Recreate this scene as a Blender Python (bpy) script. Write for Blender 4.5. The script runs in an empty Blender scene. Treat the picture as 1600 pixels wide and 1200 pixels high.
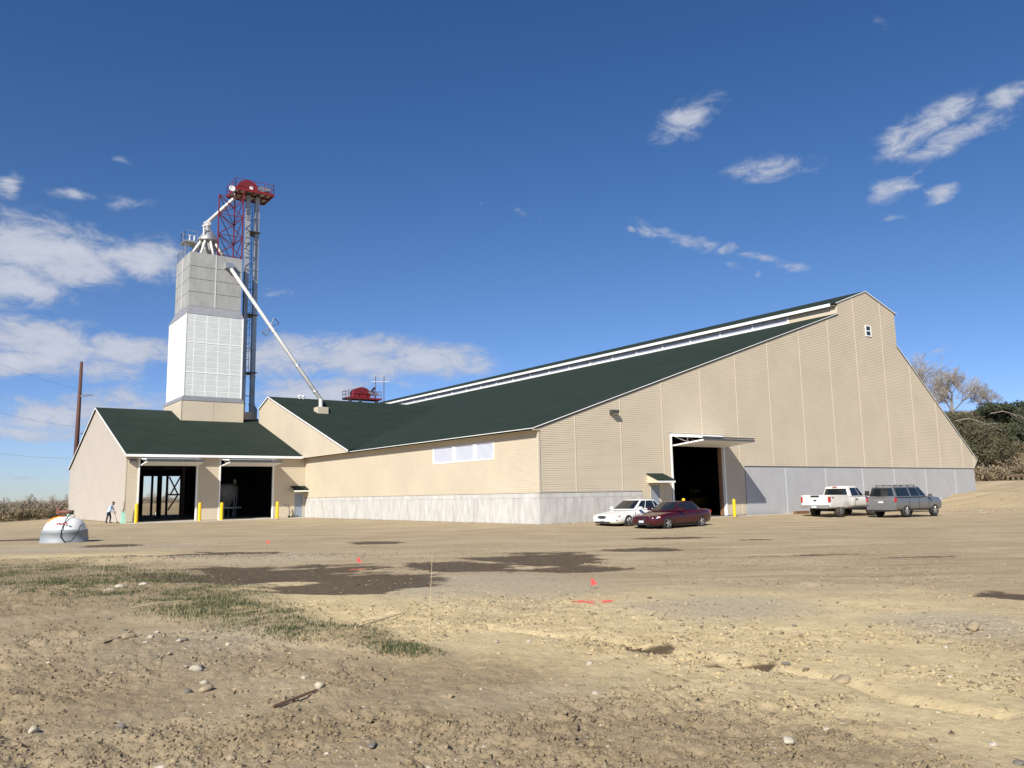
import bpy, bmesh, math, random
import numpy as np
from mathutils import Vector, Matrix
from math import radians as rad, sin, cos, pi
random.seed(7); rng = np.random.default_rng(7)
SC = bpy.context.scene
COL = SC.collection

# ------------------------------------------------------------------ camera
CAM = Vector((-27.3158, -35.1155, 1.5854))
cd = bpy.data.cameras.new('camera'); cam = bpy.data.objects.new('camera', cd); COL.objects.link(cam)
_R = Vector((0.80964826, -0.5866333, -0.01819553)); _U = Vector((-0.06651903, -0.12252092, 0.99023424)); _F = Vector((0.58313371, 0.80053107, 0.13822113))
M = Matrix((( _R.x, _U.x, -_F.x, CAM.x), (_R.y, _U.y, -_F.y, CAM.y), (_R.z, _U.z, -_F.z, CAM.z), (0, 0, 0, 1)))
cam.matrix_world = M
cd.sensor_width = 36; cd.lens = 28.10; cd.clip_start = 0.1; cd.clip_end = 20000
SC.camera = cam

# ------------------------------------------------------------------ world, sun, exposure
SUNV = Vector((-3.76, -2.27, 3.45)).normalized()
SUN_EL = math.asin(SUNV.z); SUN_ROT = math.atan2(SUNV.x, SUNV.y)
EXPO = 0.70
SC.view_settings.view_transform = 'Standard'; SC.view_settings.look = 'None'
SC.view_settings.exposure = EXPO; SC.view_settings.gamma = 1; SC.view_settings.use_curve_mapping = False
W = bpy.data.worlds.new('World'); SC.world = W; W.use_nodes = True
CLOUDS = [(0.0758,0.2678,0.0881,0.0374,0.00,1.00),(0.0599,0.2353,0.0625,0.0304,0.00,1.00),(0.1197,0.2597,0.0433,0.0209,0.00,0.90),(0.1780,0.2711,0.0484,0.0215,0.00,1.00),(0.2049,0.2796,0.0226,0.0217,0.00,0.80),
(0.1371,0.2952,0.0403,0.0066,-0.20,0.55),(0.0536,0.3343,0.0211,0.0133,0.00,0.80),(0.1626,0.3795,0.0150,0.0049,0.00,0.50),(0.1090,0.3371,0.0145,0.0069,0.00,0.50),(0.1615,0.3346,0.0298,0.0088,0.00,0.40),(0.0589,0.2989,0.0316,0.0067,0.00,0.50),
(0.0996,0.1707,0.0774,0.0243,0.00,1.00),(0.1759,0.1689,0.0585,0.0216,0.00,1.00),(0.0766,0.1518,0.0519,0.0171,0.00,1.00),(0.1444,0.1491,0.0574,0.0142,0.00,0.80),(0.1957,0.1737,0.0333,0.0146,0.00,0.70),
(0.1098,0.0948,0.0699,0.0174,0.00,0.90),(0.1466,0.1030,0.0428,0.0177,0.00,0.90),(0.0809,0.0767,0.0377,0.0102,0.00,1.00),(0.1849,0.1151,0.0437,0.0217,0.00,0.80),(0.0673,0.1103,0.0137,0.0068,0.00,0.50),(0.0778,0.0292,0.0204,0.0027,0.00,0.40),
(0.3455,0.1691,0.0507,0.0269,0.00,0.90),(0.4376,0.1711,0.0798,0.0295,0.00,1.00),(0.5330,0.1677,0.0727,0.0199,0.00,0.95),(0.4690,0.1833,0.0361,0.0158,0.00,0.90),(0.5813,0.1594,0.0364,0.0100,0.00,0.60),
(0.3689,0.1271,0.0507,0.0194,0.00,1.00),(0.4147,0.1316,0.0355,0.0196,0.00,0.90),(0.5009,0.1399,0.0241,0.0079,0.00,0.50),(0.3325,0.2488,0.0157,0.0061,0.00,0.40),(0.3514,0.2497,0.0198,0.0054,0.00,0.40),
(0.8589,0.4447,0.0433,0.0194,0.25,1.00),(0.9618,0.3762,0.0436,0.0148,0.00,0.95),(0.8217,0.3181,0.0367,0.0093,-0.35,0.80),(0.8607,0.3028,0.0323,0.0077,-0.35,0.80),(0.9029,0.2914,0.0159,0.0069,0.00,0.80),(0.9515,0.2790,0.0274,0.0060,-0.20,0.85),(0.9766,0.2658,0.0194,0.0052,-0.40,0.80),(0.9039,0.2686,0.0103,0.0054,0.00,0.60),(0.9292,0.2594,0.0079,0.0061,0.00,0.50),
(1.1232,0.3898,0.0483,0.0172,0.45,0.95),(1.1506,0.4005,0.0367,0.0135,0.50,0.95),(1.1610,0.3750,0.0545,0.0135,0.25,1.00),(1.2042,0.4007,0.0392,0.0131,0.30,1.00),(1.2258,0.4047,0.0211,0.0097,0.00,0.90),(1.0879,0.3333,0.0281,0.0106,0.00,1.00),(1.1157,0.3436,0.0222,0.0049,0.40,0.70),(1.1383,0.3174,0.0219,0.0090,0.30,0.85),(1.0941,0.3021,0.0097,0.0043,0.00,0.50),
(0.6378,0.3492,0.0167,0.0086,-0.40,0.45),(1.1001,0.5061,0.0115,0.0101,0.00,0.40),(1.1249,0.1468,0.0214,0.0035,0.00,0.40),(0.6021,0.3580,0.0067,0.0039,0.00,0.40),(0.6708,0.3384,0.0066,0.0039,0.00,0.40),(0.7816,0.3247,0.0099,0.0039,0.00,0.50),(1.0533,0.3756,0.0077,0.0064,0.00,0.35)]
# the same kind of scattered cloud carries on round the rest of the sky
_cr = random.Random(3)
for _i in range(26):
    _a = 1.7 + _i * (2 * pi - 2.1) / 26; _e = _cr.choice((0.1, 0.17, 0.26, 0.4)) * _cr.uniform(.8, 1.2)
    CLOUDS.append(((_a + pi) % (2 * pi) - pi, _e, _cr.uniform(.05, .12), _cr.uniform(.012, .03), _cr.uniform(-.3, .3), _cr.uniform(.6, 1)))
def build_world():
    nt = W.node_tree; nt.nodes.clear(); N = nt.nodes; L = nt.links
    def inp(s, v):
        if v is None: return
        if isinstance(v, bpy.types.NodeSocket): L.new(v, s)
        else: s.default_value = v
    def m(op, a, b=None, c=None, clamp=False):
        n = N.new('ShaderNodeMath'); n.operation = op; n.use_clamp = clamp
        for i, v in enumerate((a, b, c)): inp(n.inputs[i], v)
        return n.outputs[0]
    def vm(op, a, b=None):
        n = N.new('ShaderNodeVectorMath'); n.operation = op; inp(n.inputs[0], a); inp(n.inputs[1], b)
        return n
    def ss(x, a, b):
        n = N.new('ShaderNodeMapRange'); n.interpolation_type = 'SMOOTHSTEP'; inp(n.inputs[0], x); n.inputs[1].default_value = a; n.inputs[2].default_value = b
        return n.outputs[0]
    tc = N.new('ShaderNodeTexCoord'); d = vm('NORMALIZE', tc.outputs['Generated']).outputs[0]
    sp = N.new('ShaderNodeSeparateXYZ'); L.new(d, sp.inputs[0])
    az = m('ARCTAN2', sp.outputs[0], sp.outputs[1]); el = m('ARCSINE', sp.outputs[2])
    uv0 = N.new('ShaderNodeCombineXYZ'); L.new(az, uv0.inputs[0]); L.new(el, uv0.inputs[1]); uv0 = uv0.outputs[0]
    def noise(vec, scale, detail, rough=.55, dist=0.0):
        n = N.new('ShaderNodeTexNoise'); L.new(vec, n.inputs['Vector']); n.inputs['Scale'].default_value = scale
        n.inputs['Detail'].default_value = detail; n.inputs['Roughness'].default_value = rough; n.inputs['Distortion'].default_value = dist
        return n
    st = vm('MULTIPLY', d, (1, 1, 2.1)).outputs[0]
    wob = noise(st, 14, 4)
    wv = vm('MULTIPLY', vm('SUBTRACT', wob.outputs['Color'], (.5, .5, .5)).outputs[0], (.085, .030, 0)).outputs[0]
    uv = vm('ADD', uv0, wv).outputs[0]
    acc = None
    for (a, e, wa, we, ang, dn) in CLOUDS:
        if a > .8 and e > .24: dn *= .72; we *= 1.05
        v = vm('SUBTRACT', uv, (a, e, 0)).outputs[0]
        if abs(ang) > .01:
            r = N.new('ShaderNodeVectorRotate'); r.rotation_type = 'Z_AXIS'; L.new(v, r.inputs['Vector']); r.inputs['Angle'].default_value = -ang; v = r.outputs[0]
        v = vm('MULTIPLY', v, (1 / (wa * 1.25), 1 / (we * 1.25), 0)).outputs[0]
        ln = vm('LENGTH', v).outputs['Value']
        k = m('MULTIPLY', m('SUBTRACT', 1.25, ln, clamp=True), dn)
        acc = k if acc is None else m('MAXIMUM', acc, k)
    n1 = noise(st, 26, 10, .68, .5); n2 = noise(st, 9, 5, .5)
    dens = m('ADD', acc, m('MULTIPLY', m('SUBTRACT', n1.outputs['Fac'], .5), m('MINIMUM', m('MULTIPLY', acc, 4.0), 1.8)))
    alpha = m('MULTIPLY', ss(dens, .16, .95), .92)
    sky = N.new('ShaderNodeTexSky'); sky.sky_type = 'NISHITA'; sky.sun_disc = False
    sky.sun_elevation = SUN_EL; sky.sun_rotation = SUN_ROT; sky.altitude = 900; sky.air_density = 1.0; sky.dust_density = 0.35; sky.ozone_density = 1.6
    hs = N.new('ShaderNodeHueSaturation'); hs.inputs['Saturation'].default_value = 1.30; hs.inputs['Value'].default_value = 1.0; L.new(sky.outputs[0], hs.inputs['Color'])
    # clear dry air: the band above the horizon stays pale blue
    tn = N.new('ShaderNodeMix'); tn.data_type = 'RGBA'; L.new(ss(el, -.02, .30), tn.inputs[0]); tn.inputs[6].default_value = (.68, .79, 1.20, 1); tn.inputs[7].default_value = (1.0, .885, 1.0, 1)
    tm = N.new('ShaderNodeMix'); tm.data_type = 'RGBA'; tm.blend_type = 'MULTIPLY'; tm.inputs[0].default_value = 1; L.new(hs.outputs[0], tm.inputs[6]); L.new(tn.outputs[2], tm.inputs[7])
    # clouds: bright sunlit tops, blue-grey thin parts
    br = m('ADD', m('MULTIPLY', n2.outputs['Fac'], .5), m('MULTIPLY', ss(dens, .4, 1.6), .6))
    cm = N.new('ShaderNodeMix'); cm.data_type = 'RGBA'; L.new(br, cm.inputs[0]); cm.inputs[6].default_value = (3.9, 4.3, 5.4, 1); cm.inputs[7].default_value = (6.5, 6.8, 7.6, 1)
    mx = N.new('ShaderNodeMix'); mx.data_type = 'RGBA'; L.new(alpha, mx.inputs[0]); L.new(tm.outputs[2], mx.inputs[6]); L.new(cm.outputs[2], mx.inputs[7])
    bg = N.new('ShaderNodeBackground'); bg.inputs['Strength'].default_value = 0.065; L.new(mx.outputs[2], bg.inputs['Color'])
    out = N.new('ShaderNodeOutputWorld'); L.new(bg.outputs[0], out.inputs[0])
build_world()
sl = bpy.data.lights.new('sun', 'SUN'); sl.energy = 4.2; sl.angle = rad(.53); sl.color = (1, .945, .85)
so = bpy.data.objects.new('sun', sl); COL.objects.link(so); so.rotation_euler = SUNV.to_track_quat('Z', 'Y').to_euler(); so.location = (-60, -40, 60)

# ------------------------------------------------------------------ materials
MATS = {}
def mat(name, col, rough=.7, metal=0., var=.0, vscale=3., col2=None, bump=0., bscale=40., spec=.5, coat=0., stretch=(1, 1, 1), detail=5):
    if name in MATS: return MATS[name]
    m = bpy.data.materials.new(name); m.use_nodes = True; nt = m.node_tree; b = nt.nodes['Principled BSDF']
    b.inputs['Roughness'].default_value = rough; b.inputs['Metallic'].default_value = metal; b.inputs['Specular IOR Level'].default_value = spec
    b.inputs['Coat Weight'].default_value = coat
    c = (*col, 1); b.inputs['Base Color'].default_value = c
    def coords():
        t = nt.nodes.new('ShaderNodeTexCoord'); mp = nt.nodes.new('ShaderNodeMapping'); mp.inputs['Scale'].default_value = stretch
        g = nt.nodes.new('ShaderNodeNewGeometry'); nt.links.new(g.outputs['Position'], mp.inputs['Vector']); return mp.outputs[0]
    if var or col2:
        v = coords(); n = nt.nodes.new('ShaderNodeTexNoise'); n.inputs['Scale'].default_value = vscale; n.inputs['Detail'].default_value = detail; n.inputs['Roughness'].default_value = .62
        nt.links.new(v, n.inputs['Vector'])
        r = nt.nodes.new('ShaderNodeValToRGB'); nt.links.new(n.outputs['Fac'], r.inputs[0])
        lo = col2 if col2 else tuple(x * (1 - var) for x in col); hi = col if col2 else tuple(min(1, x * (1 + var)) for x in col)
        r.color_ramp.elements[0].position = .34; r.color_ramp.elements[1].position = .66
        r.color_ramp.elements[0].color = (*lo, 1); r.color_ramp.elements[1].color = (*hi, 1)
        nt.links.new(r.outputs[0], b.inputs['Base Color'])
    if bump:
        v = coords(); n = nt.nodes.new('ShaderNodeTexNoise'); n.inputs['Scale'].default_value = bscale; n.inputs['Detail'].default_value = 4
        nt.links.new(v, n.inputs['Vector']); bp = nt.nodes.new('ShaderNodeBump'); bp.inputs['Strength'].default_value = bump; bp.inputs['Distance'].default_value = .02
        nt.links.new(n.outputs['Fac'], bp.inputs['Height']); nt.links.new(bp.outputs[0], b.inputs['Normal'])
    MATS[name] = m; return m
BEIGE = mat('beige lap siding', (.555, .480, .358), .6, var=.05, vscale=.35)
BEIGE2 = mat('beige trim', (.56, .495, .385), .55)
PALE = mat('pale pinkish siding', (.508, .455, .390), .6, var=.03, vscale=.35)  # paler and pinker tone than the other siding
ROOF = mat('dark green shingles', (.0265, .0385, .0305), .9, col2=(.021, .031, .025), vscale=.7, bump=.4, bscale=30, spec=.06, stretch=(1, 1, .3), detail=9)
WHITE = mat('white trim paint', (.80, .80, .78), .5, var=.03, vscale=1.5)
CONC = mat('board formed concrete', (.55, .53, .50), .85, col2=(.40, .385, .365), vscale=2.2, bump=.25, bscale=14, stretch=(1, 1, .35))
CONC2 = mat('pale cast concrete', (.58, .565, .535), .85, col2=(.43, .42, .395), vscale=3.1, bump=.25, bscale=14, stretch=(1, 1, .3))
SLAB = mat('concrete slab', (.46, .42, .35), .85, var=.1, vscale=1.2, bump=.15)
GREY = mat('grey coated panel', (.415, .415, .42), .6, var=.05, vscale=.9)
GREYJ = mat('pale joint sealant', (.56, .57, .58), .6)
STEEL = mat('galvanized steel', (.50, .51, .51), .42, metal=.75, var=.14, vscale=2.2, bump=.05)
STEELW = mat('weathered steel sheet', (.43, .43, .41), .6, metal=.15, col2=(.33, .33, .315), vscale=1.3, stretch=(1, 1, .4), bump=.08)
STEELF = mat('lead grey flashing', (.36, .36, .375), .5, metal=.4, var=.1)
SPOUT = mat('bright spout pipe', (.72, .71, .67), .4, metal=.25, var=.06)
REDP = mat('red lattice paint', (.17, .018, .024), .5, var=.12, vscale=3)
REDD = mat('red machine paint', (.20, .016, .018), .42, var=.08, vscale=2)
LOUV = mat('white louver sheet', (.60, .625, .61), .55, var=.05, vscale=1.4)
LOUVR = mat('white louver frame', (.84, .85, .84), .5)
LAV = mat('pale ventilation louver', (.70, .72, .80), .55)
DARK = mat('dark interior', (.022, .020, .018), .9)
TIMB = mat('dark timber post', (.045, .036, .03), .8, var=.2, vscale=5)
TIMBR = mat('door jamb timber', (.20, .11, .06), .8, var=.2, vscale=6)
DGREY = mat('dark grey door edge', (.085, .088, .095), .5)
DOORG = mat('grey steel door', (.23, .27, .32), .5)
YEL = mat('yellow bollard sleeve', (.80, .50, .01), .45, var=.05, vscale=5)
BLACK = mat('black rubber', (.02, .02, .021), .75, var=.15, vscale=20)
GLASS = mat('dark window glass', (.012, .016, .018), .06, spec=.8)
BLUE = mat('blue ladder paint', (.02, .07, .20), .5)
RUST = mat('rust brown steel', (.105, .042, .027), .75, col2=(.07, .03, .02), vscale=4, stretch=(3, 3, .4))
WOODG = mat('bleached dry wood', (.40, .34, .26), .85, var=.2, vscale=8)
CHROME = mat('bright alloy', (.62, .62, .62), .28, metal=.85)

# ------------------------------------------------------------------ mesh builder
class MB:
    def __init__(s, k=1.0): s.v = []; s.f = []; s.m = []; s.k = k; s.smooth = False
    def add(s, vs, fs, mi=0):
        o = len(s.v); k = s.k
        s.v.extend((p[0] * k, p[1] * k, p[2] * k) for p in vs)
        s.f.extend([tuple(o + i for i in f) for f in fs]); s.m.extend([mi] * len(fs)); return s
    def box(s, x0, x1, y0, y1, z0, z1, mi=0):
        return s.add([(x0, y0, z0), (x1, y0, z0), (x1, y1, z0), (x0, y1, z0), (x0, y0, z1), (x1, y0, z1), (x1, y1, z1), (x0, y1, z1)],
                     [(3, 2, 1, 0), (4, 5, 6, 7), (0, 1, 5, 4), (1, 2, 6, 5), (2, 3, 7, 6), (3, 0, 4, 7)], mi)
    def bar(s, a, b, w, h=None, mi=0, up=(0, 0, 1)):
        a = Vector(a); b = Vector(b); d = (b - a).normalized(); u = Vector(up)
        if abs(d.dot(u)) > .98: u = Vector((1, 0, 0))
        x = d.cross(u).normalized(); y = x.cross(d); h = h or w; x *= w / 2; y *= h / 2
        vs = [a - x - y, a + x - y, a + x + y, a - x + y, b - x - y, b + x - y, b + x + y, b - x + y]
        return s.add(vs, [(3, 2, 1, 0), (4, 5, 6, 7), (0, 1, 5, 4), (1, 2, 6, 5), (2, 3, 7, 6), (3, 0, 4, 7)], mi)
    def tube(s, pts, r, n=8, mi=0, cap=True):
        pts = [Vector(p) for p in pts]; rs = r if isinstance(r, (list, tuple)) else [r] * len(pts); rings = []; x = None
        for i, p in enumerate(pts):
            d = (pts[min(i + 1, len(pts) - 1)] - pts[max(i - 1, 0)]).normalized()
            if x is None:
                u = Vector((0, 0, 1)) if abs(d.z) < .9 else Vector((1, 0, 0)); x = d.cross(u).normalized()
            else: x = (x - d * x.dot(d)).normalized()
            y = d.cross(x); rings.append([p + (x * cos(2 * pi * j / n) + y * sin(2 * pi * j / n)) * rs[i] for j in range(n)])
        vs = [q for rg in rings for q in rg]; fs = []
        for i in range(len(pts) - 1):
            for j in range(n): fs.append((i * n + j, i * n + (j + 1) % n, (i + 1) * n + (j + 1) % n, (i + 1) * n + j))
        if cap: fs.append(tuple(range(n))[::-1]); fs.append(tuple((len(pts) - 1) * n + j for j in range(n)))
        return s.add(vs, fs, mi)
    def lathe(s, prof, c=(0, 0, 0), n=24, axis='z', mi=0):
        vs = []; fs = []
        for (r, h) in prof:
            for j in range(n):
                a = 2 * pi * j / n; p = (r * cos(a), r * sin(a), h)
                if axis == 'y': p = (p[0], h, p[1])
                if axis == 'x': p = (h, p[0], p[1])
                vs.append((p[0] + c[0], p[1] + c[1], p[2] + c[2]))
        for i in range(len(prof) - 1):
            for j in range(n): fs.append((i * n + j, i * n + (j + 1) % n, (i + 1) * n + (j + 1) % n, (i + 1) * n + j))
        return s.add(vs, fs, mi)
    def prism(s, poly, off, mi=0):
        n = len(poly); off = Vector(off); a = [Vector(p) for p in poly]; b = [p + off for p in a]
        fs = [tuple(range(n))[::-1], tuple(range(n, 2 * n))] + [(i, (i + 1) % n, n + (i + 1) % n, n + i) for i in range(n)]
        return s.add(a + b, fs, mi)
    def mesh(s, name, mats, smooth=None):
        me = bpy.data.meshes.new(name); me.from_pydata([tuple(p) for p in s.v], [], s.f)
        for m in (mats if isinstance(mats, (list, tuple)) else [mats]): me.materials.append(m)
        if any(s.m): me.polygons.foreach_set('material_index', s.m)
        if smooth if smooth is not None else s.smooth:
            me.polygons.foreach_set('use_smooth', [True] * len(me.polygons))
        me.update(); return me
    def build(s, name, mats, parent=None, smooth=None, fix=True, label=None, kind=None, loc=None):
        me = s.mesh(name, mats, smooth)
        if fix:
            bm = bmesh.new(); bm.from_mesh(me); bmesh.ops.recalc_face_normals(bm, faces=bm.faces); bm.to_mesh(me); bm.free()
        return link(name, me, parent, label, kind, loc)
def link(name, me, parent=None, label=None, kind=None, loc=None):
    o = bpy.data.objects.new(name, me); COL.objects.link(o)
    if parent is not None: o.parent = parent
    if loc is not None: o.location = loc
    if label: o['label'] = label
    if kind: o['kind'] = kind
    return o
def auto_smooth(o, deg=40):
    me = o.data; me.polygons.foreach_set('use_smooth', [True] * len(me.polygons))
    try: me.set_sharp_from_angle(angle=rad(deg))
    except Exception: pass
    return o
def tag(o, label, cat, group=None):
    o['label'] = label; o['category'] = cat
    if group: o['group'] = group
    return o
def thing(name, label, cat, loc=(0, 0, 0), rz=0, group=None):
    o = bpy.data.objects.new(name, None); COL.objects.link(o); o.location = loc; o.rotation_euler = (0, 0, rz); o.empty_display_size = .2
    return tag(o, label, cat, group)
def copy_tree(o, parent=None):
    c = o.copy(); COL.objects.link(c)
    if parent is not None: c.parent = parent
    for ch in list(o.children): copy_tree(ch, c)
    return c

# ------------------------------------------------------------------ ground height
def sstep(t): t = np.clip(t, 0, 1); return t * t * (3 - 2 * t)
def vnoise(x, y, seed=0):
    x = np.asarray(x, float); y = np.asarray(y, float)
    ix = np.floor(x).astype(np.int64); iy = np.floor(y).astype(np.int64); fx = x - ix; fy = y - iy
    def h(a, b):
        n = (a * 374761393 + b * 668265263 + seed * 974711) & 0xffffffff
        n = ((n ^ (n >> 13)) * 1274126177) & 0xffffffff; n = ((n ^ (n >> 16)) * 2246822519) & 0xffffffff
        return ((n ^ (n >> 15)) & 0xffff) / 65535.0
    u = fx * fx * (3 - 2 * fx); v = fy * fy * (3 - 2 * fy)
    return (h(ix, iy) * (1 - u) + h(ix + 1, iy) * u) * (1 - v) + (h(ix, iy + 1) * (1 - u) + h(ix + 1, iy + 1) * u) * v
def fbm(x, y, wl, octs, seed=0, gain=.5):
    s = 0; a = 1.; t = 0
    for i in range(octs):
        c, sn = cos(.7 * i), sin(.7 * i); s = s + a * (vnoise((x * c - y * sn) / wl + 31.7 * i, (x * sn + y * c) / wl, seed + i) - .5); t += a; a *= gain; wl *= .47
    return s / t
def rectd(x, y, x0, x1, y0, y1):
    return np.hypot(np.maximum(np.maximum(x0 - x, 0), x - x1), np.maximum(np.maximum(y0 - y, 0), y - y1))
RX, RY = 0.80964826, -0.5866333      # the direction the yard traffic runs in
NRM = math.hypot(RX, RY); RX /= NRM; RY /= NRM
def ell(x, y, c, power=1.0):
    dx = x - c[0]; dy = y - c[1]
    return np.hypot((dx * RX + dy * RY) / c[2], (-dx * RY + dy * RX) / c[3])
WET = [(-13.07,-16.64,1.73,2.32),(-16.07,-17.29,1.34,1.69),(-14.35,-19.83,0.92,0.95),(-2.75,-12.21,1.46,0.75),(-1.96,-15.68,1.09,0.34),(-20.70,-15.30,3.15,2.27),(-19.63,-19.10,1.84,2.34),(-20.04,-6.86,2.33,1.69),(-20.80,2.25,1.51,1.29),(-13.22,-29.12,0.56,0.71),(-7.02,-21.88,1.43,0.34),(-6.64,-24.03,1.15,0.20),(-22.53,13.08,2.56,2.14),(-12.30,-4.99,1.10,0.94),(-8.21,-15.87,1.21,0.97),(-20.66,-28.45,0.26,0.16),(-20.73,-29.75,0.30,0.12)]
GRASS = [(-24.75,-9.77,2.30,5.15),(-23.46,-16.71,2.45,4.04),(-23.28,-23.07,1.27,2.80),(-23.07,-25.75,0.88,1.18),(-22.83,-26.92,0.51,0.60)]
GPOLY = [(-26.6,-8.5,3.4),(-25.4,-11.8,3.0),(-24.2,-14.8,2.3),(-23.65,-18.5,1.35),(-23.4,-22.3,.85),(-23.1,-25.2,.52),(-22.85,-27.2,.26)]
def gmask(x, y, wob=.9, soft=.4, seed=54):
    best = np.full(np.shape(x), 9.)
    for a, b in zip(GPOLY, GPOLY[1:]):
        dx, dy = b[0] - a[0], b[1] - a[1]; t = np.clip(((x - a[0]) * dx + (y - a[1]) * dy) / (dx * dx + dy * dy), 0, 1)
        best = np.minimum(best, np.hypot(x - a[0] - dx * t, y - a[1] - dy * t) / (a[2] + (b[2] - a[2]) * t))
    return sstep((1 + soft - (best + wob * 2 * fbm(x, y, 1.1, 4, seed))) / (2 * soft))
DAMP = [(-24.70,-18.54,2.26,3.22),(-24.69,-25.86,1.01,0.79),(-25.93,-21.83,0.86,1.51),(-23.06,-28.11,1.27,1.18),(-24.52,-29.20,0.99,0.90),(-23.11,-30.80,1.12,0.61),(-25.6,-26.5,1.3,2.2),(-22.3,-31.6,.8,.5)]
SAND = [(-21.39,-23.45,2.57,3.25),(-20.55,-27.10,2.09,2.30),(-19.41,-29.57,2.60,2.35),(-20.75,-31.65,1.23,1.62),(-23.50,-5.17,3.86,3.31),(-20.92,-19.77,1.97,1.73),(-18.5,-28,5,3)]
GRAV = [(-18.69,-9.25,2.85,2.51),(-17.83,-21.53,2.08,2.37),(-17.50,-27.17,1.46,1.37),(-24.34,-24.60,0.99,1.93),(-16.78,-29.89,0.91,0.97),(-22.5,1.0,5,2.5)]
def mask(x, y, L, wob=.55, soft=.35, seed=50, wl=1.3, streak=False):
    n = fbm(x, y, wl, 4, seed) * 2
    if streak: n = .5 * n + 1.5 * fbm((x * RX + y * RY) / 3.2, -x * RY + y * RX, .8, 5, seed + 7, .65)
    d = None
    for c in L:
        e = ell(x, y, c); d = e if d is None else np.minimum(d, e)
    return sstep((1 + soft - (d + n * wob)) / (2 * soft))
RUN = [(-21.2, -26.2), (-20.65, -28.1), (-20.62, -29.0), (-20.6, -29.9), (-20.45, -30.7), (-20.75, -31.4), (-20.6, -32.1)]
def base_h(x, y):
    d = np.minimum(rectd(x, y, 0, 51, 0, 90), rectd(x, y, -14.9, 0, 30.6, 66))
    z = -.22 * sstep((d - .5) / 7) + .10 * sstep((d - 15) / 20)
    # dirt bank piled at the far right end of the long shed
    t = (x - 40.5) / 8.0
    bank = 1.2 * sstep(t) * sstep((x + y * .15 - 39) / 5) * sstep((y + 16) / 12) * (1 - sstep((x - 75) / 30))
    z = z + bank
    # rail bed and hill behind on the right
    ax, ay = sin(rad(66)), cos(rad(66)); s = (x - CAM.x) * ax + (y - CAM.y) * ay; l = (x - CAM.x) * ay - (y - CAM.y) * ax
    side = sstep((l + 70) / 50) * (1 - sstep((l - 160) / 80))
    z = z + side * (1.2 * sstep((s - 92) / 6) + 1.3 * sstep((s - 118) / 4))
    hill = 15.5 * sstep((s - 128) / 78) + 6 * sstep((s - 215) / 200)
    hill = hill * (1 + .18 * fbm(x, y, 34, 3, 91) * 2)
    z = z + side * hill
    return z
def height(x, y, detail=True):
    x = np.asarray(x, float); y = np.asarray(y, float)
    z = base_h(x, y)
    dc = np.hypot(x - CAM.x, y - CAM.y)
    d = np.minimum(rectd(x, y, 0, 51, 0, 90), rectd(x, y, -14.9, 0, 30.6, 66))
    f = sstep((d - 1.5) / 5)
    z = z + f * .11 * fbm(x, y, 9, 3, 1) * (1 - .3 * sstep((dc - 40) / 20))
    # low gravel berm on the near side of the tank and grass strip
    z = z + .10 * mask(x, y, [(-20.5, -9.0, 5.0, 1.4)], .5, .5, 71, 2.2) + .05 * gmask(x, y, .4, .6)
    # streaks worn by wheels
    a = x * RX + y * RY; b = -x * RY + y * RX
    z = z + f * .075 * fbm(a / 6.0, b, 1.1, 3, 5) * sstep((a - 0) / 6)
    if detail:
        near = 1 - sstep((dc - 14) / 30)
        rough = .25 + 1.05 * sstep((fbm(x, y, 1.6, 3, 8) + .10) / .3) + .5 * mask(x, y, DAMP, .5, .5, 60)
        wet = mask(x, y, WET, 1.0, .3, streak=True)
        rough = rough * (1 - .85 * wet)
        rdg = np.abs(fbm(x, y, .55, 4, 11, .6))
        z = z + near * rough * (.065 * fbm(x, y, .9, 3, 9) + .11 * (rdg - .12) + .060 * fbm(x, y, .17, 4, 21, .72))
        z = z + (1 - near) * f * .02 * fbm(x, y, .8, 2, 14)
        z = z - .03 * wet * near
        # washed out runnel across the sand and the hollow at its end
        dr = np.full(np.shape(x), 9.)
        for p, q in zip(RUN, RUN[1:]):
            ex, ey = q[0] - p[0], q[1] - p[1]; t = np.clip(((x - p[0]) * ex + (y - p[1]) * ey) / (ex * ex + ey * ey), 0, 1); dr = np.minimum(dr, np.hypot(x - p[0] - ex * t, y - p[1] - ey * t))
        z = z - .055 * np.exp(-(np.maximum(0, dr + .12 * fbm(x, y, .5, 3, 88)) / .11) ** 2)
    return z
def gz(x, y): return float(height(np.array([x]), np.array([y]))[0])
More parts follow.
